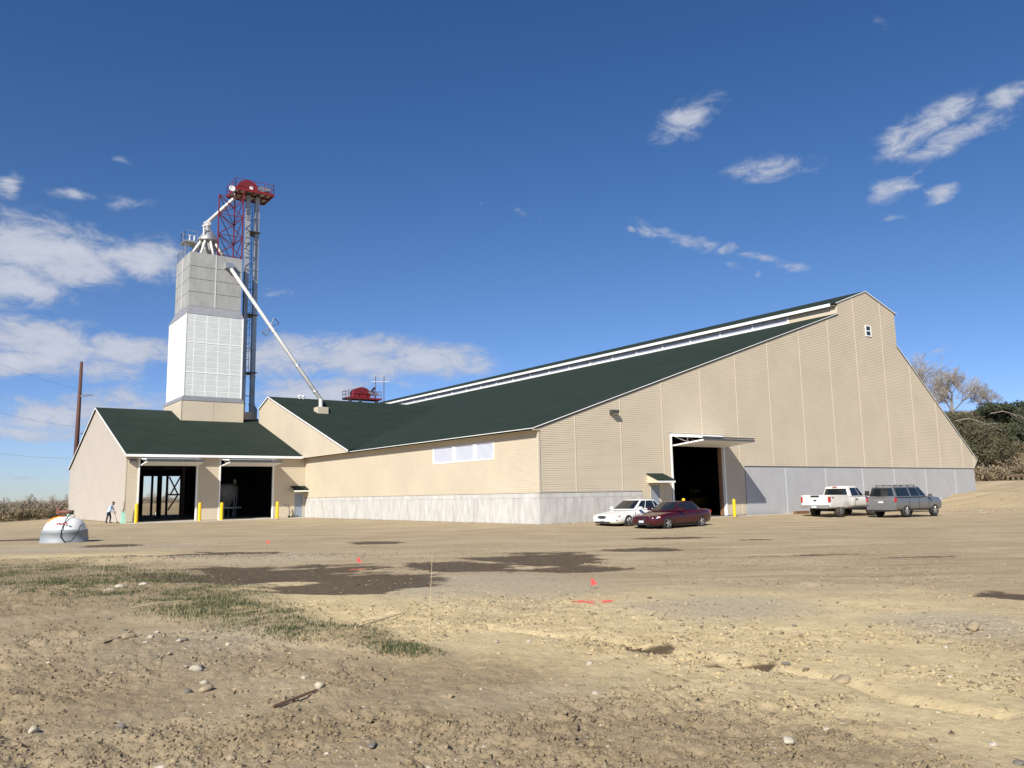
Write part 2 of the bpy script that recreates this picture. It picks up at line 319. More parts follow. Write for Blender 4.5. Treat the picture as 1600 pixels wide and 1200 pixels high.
# ------------------------------------------------------------------ ground sheet
def make_ground():
    th0 = math.atan2(_F.y, _F.x)
    half = rad(40)
    aF = np.linspace(-half, half, 760, endpoint=False); aB = np.linspace(half, 2 * pi - half, 110, endpoint=False)
    ang = np.concatenate([aF, aB]) + th0
    r = [0.4, .8, 1.4, 2.0, 2.6, 3.1]
    x = 3.4
    while x < 13: r.append(x); x *= 1.0046
    while x < 60: r.append(x); x *= 1.0066
    while x < 6000: r.append(x); x *= 1.035
    r = np.array(r); na = len(ang); nr = len(r)
    X = CAM.x + np.outer(r, np.cos(ang)); Y = CAM.y + np.outer(r, np.sin(ang))
    x = X.ravel(); y = Y.ravel(); z = height(x, y)
    z[np.minimum(rectd(x, y, .2, 50.8, .2, 88), rectd(x, y, -14.6, .2, 34.3, 64)) <= 0] -= .12   # under the floors
    x = np.append(x, CAM.x); y = np.append(y, CAM.y); z = np.append(z, z[:na].mean())
    idx = np.arange(nr * na).reshape(nr, na); a = idx[:-1]; b = idx[1:]
    q = np.stack([a, b, np.roll(b, -1, 1), np.roll(a, -1, 1)], -1).reshape(-1, 4)
    tri = np.stack([np.full(na, nr * na), idx[0], np.roll(idx[0], -1)], -1)
    me = bpy.data.meshes.new('ground')
    nv = len(x); me.vertices.add(nv); me.vertices.foreach_set('co', np.stack([x, y, z], 1).ravel())
    loops = np.concatenate([q.ravel(), tri.ravel()]); me.loops.add(len(loops)); me.loops.foreach_set('vertex_index', loops)
    npoly = len(q) + len(tri); me.polygons.add(npoly)
    me.polygons.foreach_set('loop_start', np.concatenate([np.arange(len(q)) * 4, len(q) * 4 + np.arange(len(tri)) * 3]))
    me.polygons.foreach_set('use_smooth', np.ones(npoly, bool))
    me.update(); me.validate()
    at = me.attributes.new('soil', 'FLOAT_COLOR', 'POINT')
    col = np.zeros((nv, 4)); col[:, 0] = mask(x, y, SAND, .5, .6, 52, 2); col[:, 1] = mask(x, y, WET, 1.15, .10, streak=True); col[:, 2] = np.maximum(mask(x, y, DAMP, .8, .6, 53), .95 * gmask(x, y, .7, .6)); col[:, 3] = mask(x, y, GRAV, .6, .6, 55, 2)
    at.data.foreach_set('color', col.astype(np.float32).ravel())
    at2 = me.attributes.new('wild', 'FLOAT', 'POINT')
    dpad = np.minimum(rectd(x, y, -30, 62, -60, 62), 1e9)
    az = np.degrees(np.arctan2(x - CAM.x, y - CAM.y)); dc = np.hypot(x - CAM.x, y - CAM.y)
    s = (x - CAM.x) * sin(rad(66)) + (y - CAM.y) * cos(rad(66))
    wild = np.where(az < 30, sstep((dc - 99 - 5 * fbm(x, y, 5, 3, 44)) / 3.5), sstep((s - 108) / 6))
    at2.data.foreach_set('value', wild.astype(np.float32))
    m = bpy.data.materials.new('dry dirt'); m.use_nodes = True; nt = m.node_tree; N = nt.nodes; L = nt.links; b = N['Principled BSDF']
    b.inputs['Roughness'].default_value = .95; b.inputs['Specular IOR Level'].default_value = .15
    geo = N.new('ShaderNodeNewGeometry'); P = geo.outputs['Position']
    def noise(scale, detail=5, rough=.6, vec=P):
        n = N.new('ShaderNodeTexNoise'); L.new(vec, n.inputs['Vector']); n.inputs['Scale'].default_value = scale; n.inputs['Detail'].default_value = detail; n.inputs['Roughness'].default_value = rough; return n.outputs['Fac']
    def ramp(f, p0, p1, c0=(0, 0, 0), c1=(1, 1, 1)):
        n = N.new('ShaderNodeValToRGB'); L.new(f, n.inputs[0]); e = n.color_ramp.elements; e[0].position = p0; e[1].position = p1; e[0].color = (*c0, 1); e[1].color = (*c1, 1); return n.outputs[0]
    def mix(f, a, c, typ='MIX'):
        n = N.new('ShaderNodeMix'); n.data_type = 'RGBA'; n.blend_type = typ
        if isinstance(f, float): n.inputs[0].default_value = f
        else: L.new(f, n.inputs[0])
        for k, v in ((6, a), (7, c)):
            if isinstance(v, tuple): n.inputs[k].default_value = (*v, 1)
            else: L.new(v, n.inputs[k])
        return n.outputs[2]
    def mul(a, c):
        n = N.new('ShaderNodeMath'); n.operation = 'MULTIPLY'; n.use_clamp = True
        for k, v in ((0, a), (1, c)):
            if isinstance(v, float): n.inputs[k].default_value = v
            else: L.new(v, n.inputs[k])
        return n.outputs[0]
    A = N.new('ShaderNodeAttribute'); A.attribute_name = 'soil'; sp = N.new('ShaderNodeSeparateColor'); L.new(A.outputs['Color'], sp.inputs[0])
    rot = N.new('ShaderNodeMapping'); rot.inputs['Rotation'].default_value = (0, 0, math.atan2(-RY, RX)); L.new(P, rot.inputs['Vector'])
    st = N.new('ShaderNodeMapping'); st.inputs['Scale'].default_value = (.16, 1.2, 1); L.new(rot.outputs[0], st.inputs['Vector'])
    base = mix(ramp(noise(.35, 6), .35, .65), (.325, .262, .175), (.40, .326, .220))
    base = mix(mul(ramp(noise(1.0, 6, .65, st.outputs[0]), .42, .68), .6), base, (.235, .180, .110))          # wheel streaks
    s2 = N.new('ShaderNodeMapping'); s2.inputs['Scale'].default_value = (.11, 2.3, 1); L.new(rot.outputs[0], s2.inputs['Vector'])
    sx = N.new('ShaderNodeSeparateXYZ'); L.new(rot.outputs[0], sx.inputs[0]); zn = N.new('ShaderNodeMapRange'); L.new(sx.outputs[1], zn.inputs[0]); zn.inputs[1].default_value = -34; zn.inputs[2].default_value = -28; zn.inputs[3].default_value = 0; zn.inputs[4].default_value = .62
    base = mix(mul(ramp(noise(1.0, 7, .7, s2.outputs[0]), .585, .64), zn.outputs[0]), base, (.150, .108, .062))
    sand = mix(ramp(noise(2.0, 5), .35, .65), (.475, .380, .220), (.565, .460, .280))
    col_ = mix(mul(sp.outputs[0], .85), base, sand)
    col_ = mix(mul(A.outputs['Alpha'], .75), col_, mix(ramp(noise(28, 3), .42, .6), (.28, .24, .18), (.43, .375, .29)))
    col_ = mix(mul(sp.outputs[2], .50), col_, mix(ramp(noise(4, 5), .3, .7), (.140, .104, .063), (.25, .192, .114)))
    col_ = mix(mul(ramp(noise(9, 6, .7), .5, .72), .42), col_, (.19, .145, .088))
    # small pale stones and dark crumbs as fine grain
    vo = N.new('ShaderNodeTexVoronoi'); vo.inputs['Scale'].default_value = 26; L.new(P, vo.inputs['Vector']); vo.inputs['Randomness'].default_value = 1
    peb = mul(ramp(vo.outputs['Distance'], .10, .20, (1, 1, 1), (0, 0, 0)), ramp(noise(1.2, 4), .48, .62))
    col_ = mix(mul(peb, .4), col_, (.46, .40, .30))
    col_ = mix(mul(sp.outputs[1], .92), col_, mix(ramp(noise(5, 5), .35, .7), (.058, .040, .024), (.105, .074, .046)))
    B = N.new('ShaderNodeAttribute'); B.attribute_name = 'wild'
    wildc = mix(ramp(noise(.22, 6, .7), .35, .65), (.14, .105, .06), (.28, .215, .125))
    col_ = mix(B.outputs['Fac'], col_, wildc)
    col_ = mix(1.0, col_, (1.10, 1.09, 1.04), 'MULTIPLY')
    L.new(col_, b.inputs['Base Color'])
    rg = N.new('ShaderNodeMapRange'); L.new(sp.outputs[1], rg.inputs[0]); rg.inputs[3].default_value = .95; rg.inputs[4].default_value = .62; L.new(rg.outputs[0], b.inputs['Roughness'])
    bp = N.new('ShaderNodeBump'); bp.inputs['Strength'].default_value = .8; bp.inputs['Distance'].default_value = .02; L.new(noise(55, 6, .7), bp.inputs['Height'])
    bp2 = N.new('ShaderNodeBump'); bp2.inputs['Strength'].default_value = .5; bp2.inputs['Distance'].default_value = .05; L.new(noise(9, 5, .65), bp2.inputs['Height']); L.new(bp.outputs[0], bp2.inputs['Normal'])
    L.new(bp2.outputs[0], b.inputs['Normal'])
    me.materials.append(m)
    return link('ground', me, kind='structure'), m
DIRT = make_ground()[1]
def soil_attr(me, x, y):
    col = np.zeros((len(x), 4)); col[:, 1] = mask(x, y, WET, 1.15, .10, streak=True); col[:, 0] = mask(x, y, SAND, .5, .6, 52, 2); col[:, 2] = np.maximum(mask(x, y, DAMP, .8, .6, 53), .95 * gmask(x, y, .7, .6)); col[:, 3] = mask(x, y, GRAV, .6, .6, 55, 2)
    me.attributes.new('soil', 'FLOAT_COLOR', 'POINT').data.foreach_set('color', col.astype(np.float32).ravel())
K = 1.12
ap = MB(K); ap.prism([(-13.35, 27.25, -.3), (-.1, 27.6, -.3), (-.1, 30.40, -.3), (-13.35, 30.40, -.3)], (0, 0, .33)); ap.build('concrete_apron', SLAB, kind='structure')
ap = MB(K); ap.prism([(6.9, -1.6, -.3), (20, -1.2, -.3), (20, -.05, -.3), (6.9, -.05, -.3)], (0, 0, .30)); ap.build('concrete_apron', SLAB, kind='structure')

# ------------------------------------------------------------------ walls of lap siding
LAP = .114
def clip(poly, a, b, c):                      # keep a*u + b*z <= c
    out = []
    for i in range(len(poly)):
        p = poly[i]; q = poly[(i + 1) % len(poly)]; dp = a * p[0] + b * p[1] - c; dq = a * q[0] + b * q[1] - c
        if dp <= 0: out.append(p)
        if dp * dq < 0:
            t = dp / (dp - dq); out.append((p[0] + (q[0] - p[0]) * t, p[1] + (q[1] - p[1]) * t))
    return out
def siding(name, parent, cols, zranges, top, frame, matl=BEIGE, lap=LAP, proud=.016, kind=None, k=K):
    """cols: column limits; zranges(u) -> [(z0, z1)] where siding exists; top: list of (u0, z0, u1, z1) roofline pieces; frame(u, z, out) -> xyz"""
    for c0, c1 in cols:
        mb = MB(k)
        cuts = sorted({c0, c1, *[u for u in zranges.cuts if c0 < u < c1], *[t[0] for t in top if c0 < t[0] < c1]})
        for a, b in zip(cuts, cuts[1:]):
            mid = (a + b) / 2; t = next(t for t in top if t[0] <= mid <= t[2]); s = (t[3] - t[1]) / (t[2] - t[0])
            for z0, z1 in zranges(mid):
                zm = min(z1, max(t[1] + s * (a - t[0]), t[1] + s * (b - t[0])))
                n0 = math.floor(z0 / lap)
                for i in range(n0, int(zm / lap) + 1):
                    r0 = max(z0, i * lap); r1 = min(zm, (i + 1) * lap)
                    if r1 - r0 < .002: continue
                    p = clip([(a, r0), (b, r0), (b, r1), (a, r1)], -s, 1, t[1] - s * t[0])
                    if len(p) < 3: continue
                    o = [proud * (1 - (z - i * lap) / lap) for _, z in p]
                    mb.add([frame(u, z, d) for (u, z), d in zip(p, o)], [tuple(range(len(p)))])
                    us = [u for u, z in p if abs(z - r0) < 1e-6]
                    if len(us) >= 2: mb.add([frame(min(us), r0, 0), frame(max(us), r0, 0), frame(max(us), r0, proud), frame(min(us), r0, proud)], [(0, 1, 2, 3)])
        if mb.f: mb.build(name, matl, parent, fix=False, kind=kind)
class ZR:
    def __init__(s, f, cuts): s.f = f; s.cuts = cuts
    def __call__(s, u): return s.f(u)

# ------------------------------------------------------------------ big storage shed
shed = thing('storage_shed', 'huge beige shed with lopsided gable, green roof, ridge louvers and grey lower wall', 'building')
SL = .3304
def gz_rng(u):
    if u < 7.05: return [(1.53, 99)]
    if u < 7.66: return [(.03, 99)]
    if u < 8.50: return [(1.93, 99)]
    if u < 9.40: return [(.03, 99)]
    if u < 14.10: return [(4.76, 99)]
    if u < 15.87: return [(.03, 99)]
    return [(2.95, 99)]
SEAMS = [0, 2.40, 5.64, 8.88, 12.2, 15.5, 18.82, 22.33, 25.82, 29.24, 32.88, 36.52, 40.07, 43.76, 45.55]
TOP = [(0, 4.80, 27.25, 13.80), (27.25, 14.58, 31.01, 15.90), (31.01, 15.90, 34.90, 14.74), (34.90, 12.10, 45.55, 4.10)]
gfr = lambda u, z, d: (u, -d, z)
siding('siding_panel', shed, list(zip(SEAMS, SEAMS[1:])), ZR(gz_rng, [7.05, 7.66, 8.5, 9.4, 14.1, 15.87]), TOP, gfr)
def topz(u):
    for t in TOP:
        if t[0] <= u <= t[2]: return t[1] + (t[3] - t[1]) * (u - t[0]) / (t[2] - t[0])
for u in SEAMS[1:-1]:
    z0 = gz_rng(u)[0][0]; MB(K).box(u - .026, u + .026, -.028, 0, z0, topz(u) - .03).build('seam_batten', BEIGE2, shed)
# flared strip at the right eave
fl = MB(K); fl.prism([(45.55, -.03, 2.95), (46.2, -.03, 3.58), (45.55, -.03, 4.12)], (0, .3, 0)); fl.build('eave_return', BEIGE2, shed)
MB(K).box(-.045, .06, -.045, .06, 1.53, 4.68).build('corner_board', BEIGE2, shed)
# long side wall
VY0, VY1, VZ0, VZ1 = 3.86, 10.30, 3.36, 4.30
lzr = ZR(lambda u: [(1.53, VZ0), (VZ1, 99)] if VY0 < u < VY1 else [(1.53, 99)], [VY0, VY1])
LC = [i * 3.802 for i in range(9)]
siding('siding_panel', shed, list(zip(LC, LC[1:])), lzr, [(0, 4.74, 31, 4.74)], lambda u, z, d: (-d, u, z))
# board formed concrete stem walls, one panel per form board
pm = MB(K).box(0, .533, -.02, .10, 0, 1.27).mesh('concrete_panel', CONC); pm2 = MB(K).box(0, .533, -.014, .10, 0, 1.27).mesh('concrete_panel', CONC2)
for i in range(13): link('concrete_panel', (pm, pm2)[(i * 7 % 5) < 2], shed, loc=(i * .542 * K, 0, 0))
qm = MB(K).box(-.02, .10, 0, .533, 0, 1.27).mesh('concrete_panel', CONC2); qm2 = MB(K).box(-.012, .10, 0, .533, 0, 1.27).mesh('concrete_panel', CONC)
for i in range(56): link('concrete_panel', (qm, qm2)[(i * 5 % 7) < 2], shed, loc=(0, (i * .542 + .005) * K, 0))
MB(K).box(-.024, 7.05, -.024, .1, 1.275, 1.51).build('concrete_cap', CONC2, shed)
MB(K).box(-.026, .098, .102, 30.4, 1.275, 1.51).build('concrete_cap', CONC2, shed)
MB(K).box(.03, 7.03, .03, .16, -.35, 1.27).build('stem_wall', CONC, shed); MB(K).box(.03, .16, .16, 30.4, -.35, 1.27).build('stem_wall', CONC, shed)
MB(K).box(-.03, 7.05, -.034, -.0, 1.511, 1.535).build('drip_flashing', DGREY, shed)
# grey lower wall
GJ = [15.87, 19.91, 24.31, 28.81, 32.97, 37.51, 42.15, 45.55]
for a, b in zip(GJ, GJ[1:]): MB(K).box(a + .06, b - .06, -.02, .1, -.35, 2.89).build('grey_wall_panel', GREY, shed)
for u in GJ[1:-1]: MB(K).box(u - .06, u + .06, -.012, .09, -.35, 2.885).build('joint_strip', GREYJ, shed)
MB(K).box(15.87, 45.6, -.035, 0, 2.893, 2.945).build('drip_flashing', DGREY, shed)
MB(K).box(45.45, 45.55, .1, 80, -.35, 4.2).build('rear_side_wall', GREY, shed)
fe = MB(K); fe.prism([(45.5, 79.9, 0), (45.5, 79.9, 4), (34.9, 79.9, 12.1), (34.9, 79.9, 14.7), (31, 79.9, 15.85), (27.25, 79.9, 14.5), (27.25, 79.9, 13.75), (17.5, 79.9, 10.5), (17.5, 79.9, 0)], (0, .1, 0)); fe.build('far_end_wall', BEIGE, shed)
MB(K).box(0, .1, 30.5, 62, 0, 4.7).build('rear_side_wall', BEIGE, shed)
MB(K).prism([(.1, 61.9, 0), (17.5, 61.9, 0), (17.5, 61.9, 10.4), (.1, 61.9, 4.7)], (0, .1, 0)).build('far_end_wall', BEIGE, shed); MB(K).box(17.4, 17.5, 62, 79.9, 0, 10.4).build('rear_side_wall', BEIGE, shed)
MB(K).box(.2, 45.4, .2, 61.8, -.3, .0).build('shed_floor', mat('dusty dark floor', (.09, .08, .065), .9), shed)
# added near-black lining, shade put into its colour to darken the inside
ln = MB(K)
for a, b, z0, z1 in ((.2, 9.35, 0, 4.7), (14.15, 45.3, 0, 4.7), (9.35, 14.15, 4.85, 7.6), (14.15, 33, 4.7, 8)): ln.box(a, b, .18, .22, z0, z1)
ln.build('added_dark_lining', DARK, shed)
# roof slabs
def slab(name, poly, th, m, parent, k=K, label=None):
    mb = MB(k); mb.prism(poly, (0, 0, -th)); return mb.build(name, m, parent, label=label)
zl = lambda x: 4.86 + SL * x
rl = slab('roof_slope', [(-.40, -.05, zl(-.4)), (27.22, -.05, zl(27.22)), (27.22, 79.9, zl(27.22)), (17.5, 79.9, zl(17.5)), (17.5, 62, zl(17.5)), (-.40, 62, zl(-.4))], .13, ROOF, shed)
slab('roof_slope', [(34.95, -.05, 12.22), (46.22, -.05, 3.66), (46.22, 79.9, 3.66), (34.95, 79.9, 12.22)], .13, ROOF, shed)
slab('ridge_roof', [(26.95, -.05, 14.60), (31.01, -.05, 16.00), (31.01, 79.9, 16.00), (26.95, 79.9, 14.60)], .10, ROOF, shed)
slab('ridge_roof', [(31.01, -.05, 16.00), (35.16, -.05, 14.76), (35.16, 79.9, 14.76), (31.01, 79.9, 16.00)], .10, ROOF, shed)
tr = MB(K)
tr.bar((-.4, -.06, zl(-.4) - .03), (27.2, -.06, zl(27.2) - .03), .02, .04); tr.bar((-.41, -.05, zl(-.4) - .03), (-.41, 21.2, zl(-.4) - .03), .02, .035)
tr.bar((27, -.06, 14.56), (31.01, -.06, 15.96), .02, .05); tr.bar((31.01, -.06, 15.96), (35.2, -.06, 14.71), .02, .06); tr.bar((34.95, -.06, 12.16), (46.22, -.06, 3.61), .02, .05)
tr.build('rake_trim', WHITE, shed)
MB(K).box(-.40, .0, -.1, 30.3, 4.62, 4.66).build('eave_soffit', BEIGE, shed)
MB(K).box(26.90, 26.95, .35, 79.9, 14.38, 14.60).build('ridge_fascia', WHITE, shed)
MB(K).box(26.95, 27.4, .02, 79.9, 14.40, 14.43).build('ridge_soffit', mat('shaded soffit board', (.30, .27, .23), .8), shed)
MB(K).box(27.22, 27.32, .0, 4.0, 13.70, 14.40).build('ridge_wall', BEIGE, shed); MB(K).box(27.27, 27.35, 4.0, 79.9, 13.70, 14.40).build('ridge_wall', LAV, shed)
MB(K).box(34.85, 34.95, .0, 79.9, 12.0, 14.75).build('ridge_wall', BEIGE, shed)
MB(K).box(27.16, 27.26, 4.0, 79.9, zl(27.2) - .06, zl(27.2) + .12).build('ridge_sill', WHITE, shed)
lv = MB(K)
for i in range(6): z = 14.0 + i * .066; lv.prism([(27.2, 4.0, z), (27.26, 4.0, z + .05), (27.27, 4.0, z + .05), (27.21, 4.0, z)], (0, 75.9, 0))
lv.build('ridge_louver', LAV, shed)
for i in range(24): MB(K).box(27.18, 27.24, 4.0 + i * 3.2, 4.12 + i * 3.2, 13.99, 14.38).build('louver_post', LOUVR, shed)
# cross gable at the back, facing the low wing
cg = .3345; czr = ZR(lambda u: [(4.66, 99)], [])
siding('siding_panel', shed, [(21.3, 25.2), (25.2, 29.1), (29.1, 33), (33, 38.3), (38.3, 40.8)], czr, [(21.2, 4.72, 38.3, 10.40), (38.3, 10.40, 40.9, 9.53)], lambda u, z, d: (-.40 - d, u, z))
slab('cross_roof', [(-.48, 21.2, 4.80), (22, 38.3, 10.52), (-.48, 38.3, 10.52)], .10, ROOF, shed)
slab('cross_roof', [(-.48, 38.3, 10.52), (22, 38.3, 10.52), (12, 46.0, 7.9), (-.48, 40.85, 9.67)], .10, ROOF, shed)
c2 = MB(K); c2.bar((-.50, 21.3, 4.76), (-.50, 38.3, 10.47), .03, .09); c2.bar((-.50, 38.3, 10.47), (-.50, 40.85, 9.6), .03, .09); c2.build('rake_trim', WHITE, shed)
MB(K).box(-.4, 1.2, 40.72, 40.8, 8.0, 9.6).build('return_wall', RUST, shed)
# long ventilation louver in the side wall
vent = MB(K).box(-.02, .10, VY0, VY1, VZ0, VZ0 + .06).box(-.02, .1, VY0, VY1, VZ1 - .05, VZ1).box(-.02, .1, VY0, VY0 + .08, VZ0 + .06, VZ1 - .05).box(-.02, .1, VY1 - .08, VY1, VZ0 + .06, VZ1 - .05).build('vent_frame', LOUVR, shed)
MB(K).box(.07, .1, VY0 + .08, VY1 - .08, VZ0 + .06, VZ1 - .05).build('backing', LAV, vent)
sm = MB(K).prism([(.0, VY0 + .08, 0), (.05, VY0 + .08, .055), (.06, VY0 + .08, .055), (.01, VY0 + .08, 0)], (0, VY1 - VY0 - .16, 0)).mesh('slat', LAV)
for i in range(14): link('slat', sm, vent, loc=(0, 0, (VZ0 + .07 + i * .058) * K))
for y in (5.6, 7.8): MB(K).box(-.03, .03, y, y + .28, VZ0 + .06, VZ1 - .05).build('mullion', LOUVR, vent)
# small sash window high in the gable
wf = MB(K); wx0, wx1, wz0, wz1 = 30.66, 31.42, 12.55, 13.38
wf.box(wx0, wx0 + .09, -.06, -.014, wz0, wz1).box(wx1 - .09, wx1, -.06, -.014, wz0, wz1).box(wx0 + .09, wx1 - .09, -.06, -.014, wz0, wz0 + .08).box(wx0 + .09, wx1 - .09, -.06, -.014, wz1 - .08, wz1).box(wx0 + .09, wx1 - .09, -.055, -.014, (wz0 + wz1) / 2 - .04, (wz0 + wz1) / 2 + .04)
wf = wf.build('window', WHITE, shed)
for z0, z1 in ((wz0 + .08, (wz0 + wz1) / 2 - .04), ((wz0 + wz1) / 2 + .04, wz1 - .08)): MB(K).box(wx0 + .09, wx1 - .09, -.03, -.016, z0, z1).build('pane', GLASS, wf)
# wall lamp
def wall_lamp(parent, x, y, z):
    l = MB(K); l.prism([(x - .22, y, z - .12), (x - .22, y - .30, z - .02), (x - .22, y - .28, z + .12), (x - .22, y, z + .14)], (.44, 0, 0)); o = l.build('wall_lamp', mat('bronze lamp housing', (.05, .045, .04), .5), parent)
    MB(K).prism([(x - .17, y - .02, z - .125), (x - .17, y - .29, z - .03), (x - .17, y - .28, z - .06), (x - .17, y - .02, z - .15)], (.34, 0, 0)).build('lens', mat('lamp lens', (.35, .35, .33), .25), o)
wall_lamp(shed, 5.08, -.016, 5.72)
# folding overhead doors
def bifold(parent, x0, x1, yw, zt, zb, reach, drop, hinge_z, edge=.16, base=0.02, tim=True):
    """white framed bifold door folded up; yw is the wall plane, outside is -y"""
    d = MB(K); j = .11
    d.box(x0 - j, x0, yw - .05, yw + .12, base, hinge_z + .06).box(x1, x1 + j, yw - .05, yw + .12, base, hinge_z + .06).box(x0, x1, yw - .045, yw + .12, hinge_z, hinge_z + .08)
    fr = d.build('door_frame', WHITE, parent)
    if tim: MB(K).box(x1 - .14, x1 - .002, yw + .13, yw + .3, base, zt).build('jamb_timber', TIMBR, fr)
    bd = MB(K); yo = yw - reach; zo = hinge_z - drop
    a0 = (x0, yw - .06, hinge_z - .02); b0 = (x0, yo, zo)
    bd.prism([(x0, yw - .06, hinge_z - .02), (x0, yo, zo), (x0, yo, zo - .07), (x0, yw - .06, hinge_z - .09)], (x1 - x0, 0, 0))
    leaf = bd.build('bifold_door', WHITE, parent)
    lo = MB(K); lo.prism([(x0 + .02, yw - .07, zt + .07), (x0 + .02, yo - .04, zo - .14), (x0 + .02, yo - .04, zo - .22), (x0 + .02, yw - .07, zt)], (x1 - x0 - .04, 0, 0)); lo.build('lower_leaf', WHITE, leaf)
    e = MB(K); e.box(x0, x1, yo - .06, yo, zo - .06, zo + .012).box(x0 + .02, x1 - .02, yo - .09, yo - .042, zo - .2, zo - .1); e.build('edge_seal', DGREY, leaf)
    for i in range(5):
        u = x0 + .15 + (x1 - x0 - .3) * i / 4
        t = MB(K); t.bar((u, yw - .12, hinge_z - .10), (u, yw - .5 * reach, (zt + zo) / 2 - .04), .04); t.bar((u, yw - .45 * reach, hinge_z - drop * .45 - .09), (u, yw - .5 * reach, (zt + zo) / 2 - .04), .035); t.build('truss', STEEL, leaf)
bifold(shed, 9.55, 13.95, 0, 4.02, 0, 2.27, .24, 4.66)
# personnel door under its little hood
def hood(parent, x0, x1, yw, ztop, zfr, out):
    h = MB(K); h.prism([(x0, yw - .016, ztop), (x0, yw - out, zfr), (x0, yw - out, zfr - .10), (x0, yw - .016, zfr - .10)], (.05, 0, 0)); h.prism([(x1 - .05, yw - .016, ztop), (x1 - .05, yw - out, zfr), (x1 - .05, yw - out, zfr - .10), (x1 - .05, yw - .016, zfr - .10)], (.05, 0, 0))
    o = h.build('door_hood', BEIGE, parent)
    MB(K).prism([(x0 - .04, yw - .016, ztop + .06), (x1 + .04, yw - .016, ztop + .06), (x1 + .04, yw - out - .05, zfr + .055), (x0 - .04, yw - out - .05, zfr + .055)], (0, 0, -.05)).build('hood_roof', ROOF, o)
    MB(K).box(x0 - .04, x1 + .04, yw - out - .05, yw - out - .004, zfr - .10, zfr + .0).build('hood_fascia', WHITE, o)
    MB(K).box(x0 + .06, x1 - .06, yw - out + .01, yw - .02, zfr - .09, zfr - .06).build('hood_soffit', BEIGE, o)
def man_door(parent, x0, x1, yw, z0, z1, m=DOORG):
    d = MB(K).box(x0, x0 + .06, yw - .03, yw + .1, z0, z1).box(x1 - .06, x1, yw - .03, yw + .1, z0, z1).box(x0 + .06, x1 - .06, yw - .03, yw + .1, z1 - .06, z1).build('entry_door_frame', BEIGE2, parent)
    MB(K).box(x0 + .06, x1 - .06, yw + .02, yw + .06, z0 + .02, z1 - .06).build('door_leaf', m, d)
    MB(K).box(x1 - .16, x1 - .12, yw - .05, yw + .02, z0 + .95, z0 + 1.02).build('handle', CHROME, d)
man_door(shed, 7.68, 8.48, 0, .02, 1.91); hood(shed, 7.48, 8.72, 0, 2.42, 2.06, .85)

# ------------------------------------------------------------------ low drive-through wing
wing = thing('drive_through_wing', 'low gabled beige wing with two open bifold doors below a green roof', 'building', (0, 0, 0))
U0, W0, U1 = 30.42, -13.18, 57.9
wz = ZR(lambda u: [(.05, 99)] if not (-12.38 < u < -8.28 or -6.75 < u < -2.56 or -.93 < u < -.13) else ([(1.97, 99)] if u > -1 else [(4.66, 99)]), [-12.38, -8.28, -6.75, -2.56, -.93, -.13])
siding('siding_panel', wing, [(W0, -8.28), (-8.28, -4.6), (-4.6, 0)], wz, [(W0 - .1, 4.75, .1, 4.75)], lambda u, z, d: (u, U0 - d, z))
siding('siding_panel', wing, [(30.42, 35), (35, 39.6), (39.6, 44.14), (44.14, 48.7), (48.7, 53.3), (53.3, 57.9)], ZR(lambda u: [(.02, 99)], []), [(30.3, 4.80, 44.14, 9.38), (44.14, 9.38, 58, 4.80)], lambda u, z, d: (W0 - d, u, z), PALE)
MB(K).box(W0 - .03, W0 + .05, U0 - .03, U0 + .05, .02, 4.6).build('corner_board', BEIGE2, wing)
slab('roof_slope', [(W0 - .12, 30.02, 4.85), (-.02, 30.02, 4.85), (-.02, 44.14, 9.50), (W0 - .12, 44.14, 9.50)], .10, ROOF, wing)
slab('roof_slope', [(W0 - .12, 44.14, 9.50), (-.02, 44.14, 9.50), (-.02, 58.3, 4.80), (W0 - .12, 58.3, 4.80)], .10, ROOF, wing)
MB(K).box(W0 - .12, -.03, 29.97, 30.02, 4.62, 4.80).build('fascia', WHITE, wing); MB(K).box(W0 - .1, -.03, 30.02, U0 - .016, 4.62, 4.65).build('eave_soffit', BEIGE, wing)
r_ = MB(K); r_.bar((W0 - .135, 30.02, 4.78), (W0 - .135, 44.14, 9.43), .03, .10); r_.bar((W0 - .135, 44.14, 9.43), (W0 - .135, 58.3, 4.73), .03, .1); r_.build('rake_trim', WHITE, wing)
for x0, x1 in ((-12.27, -8.39), (-6.64, -2.67)): bifold(wing, x0, x1, U0, 4.0, 0, 2.1, .16, 4.56, tim=False)
man_door(wing, -.93, -.13, U0, .04, 1.97); hood(wing, -1.17, -.03, U0, 2.42, 2.12, .8)
wall_lamp(wing, -12.75, U0 - .016, 4.30)
MB(K).box(W0 + .2, -.1, U0 + .1, 57.8, -.3, .03).build('wing_floor', SLAB, wing)
# back wall with its framed opening
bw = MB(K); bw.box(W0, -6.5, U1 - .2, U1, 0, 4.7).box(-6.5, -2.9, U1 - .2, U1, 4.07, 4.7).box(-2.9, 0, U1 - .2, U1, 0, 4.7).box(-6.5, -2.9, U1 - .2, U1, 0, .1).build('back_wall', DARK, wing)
li = MB(K); li.box(-12.5, -.2, U0 + .16, U0 + .18, 4.66, 4.72).box(-8.2, -6.8, U0 + .16, U0 + .18, 0, 4.7).box(-2.5, -.15, U0 + .16, U0 + .18, 0, 4.7).box(W0 + .06, -12.45, U0 + .16, U0 + .18, 0, 4.7).box(W0 + .06, W0 + .1, U0, U1, 0, 4.75).box(-.14, -.1, U0 + .2, U1, 0, 4.75).box(W0, -.02, U0 + .2, U1, 4.74, 4.76); li.build('added_dark_lining', DARK, wing)  # added black sheets that keep the inside of the wing dark
for x in (-5.73, -5.14, -4.28): MB(K).box(x - .10, x + .10, 57.3, 57.5, .1, 4.07).build('post', TIMB, wing)
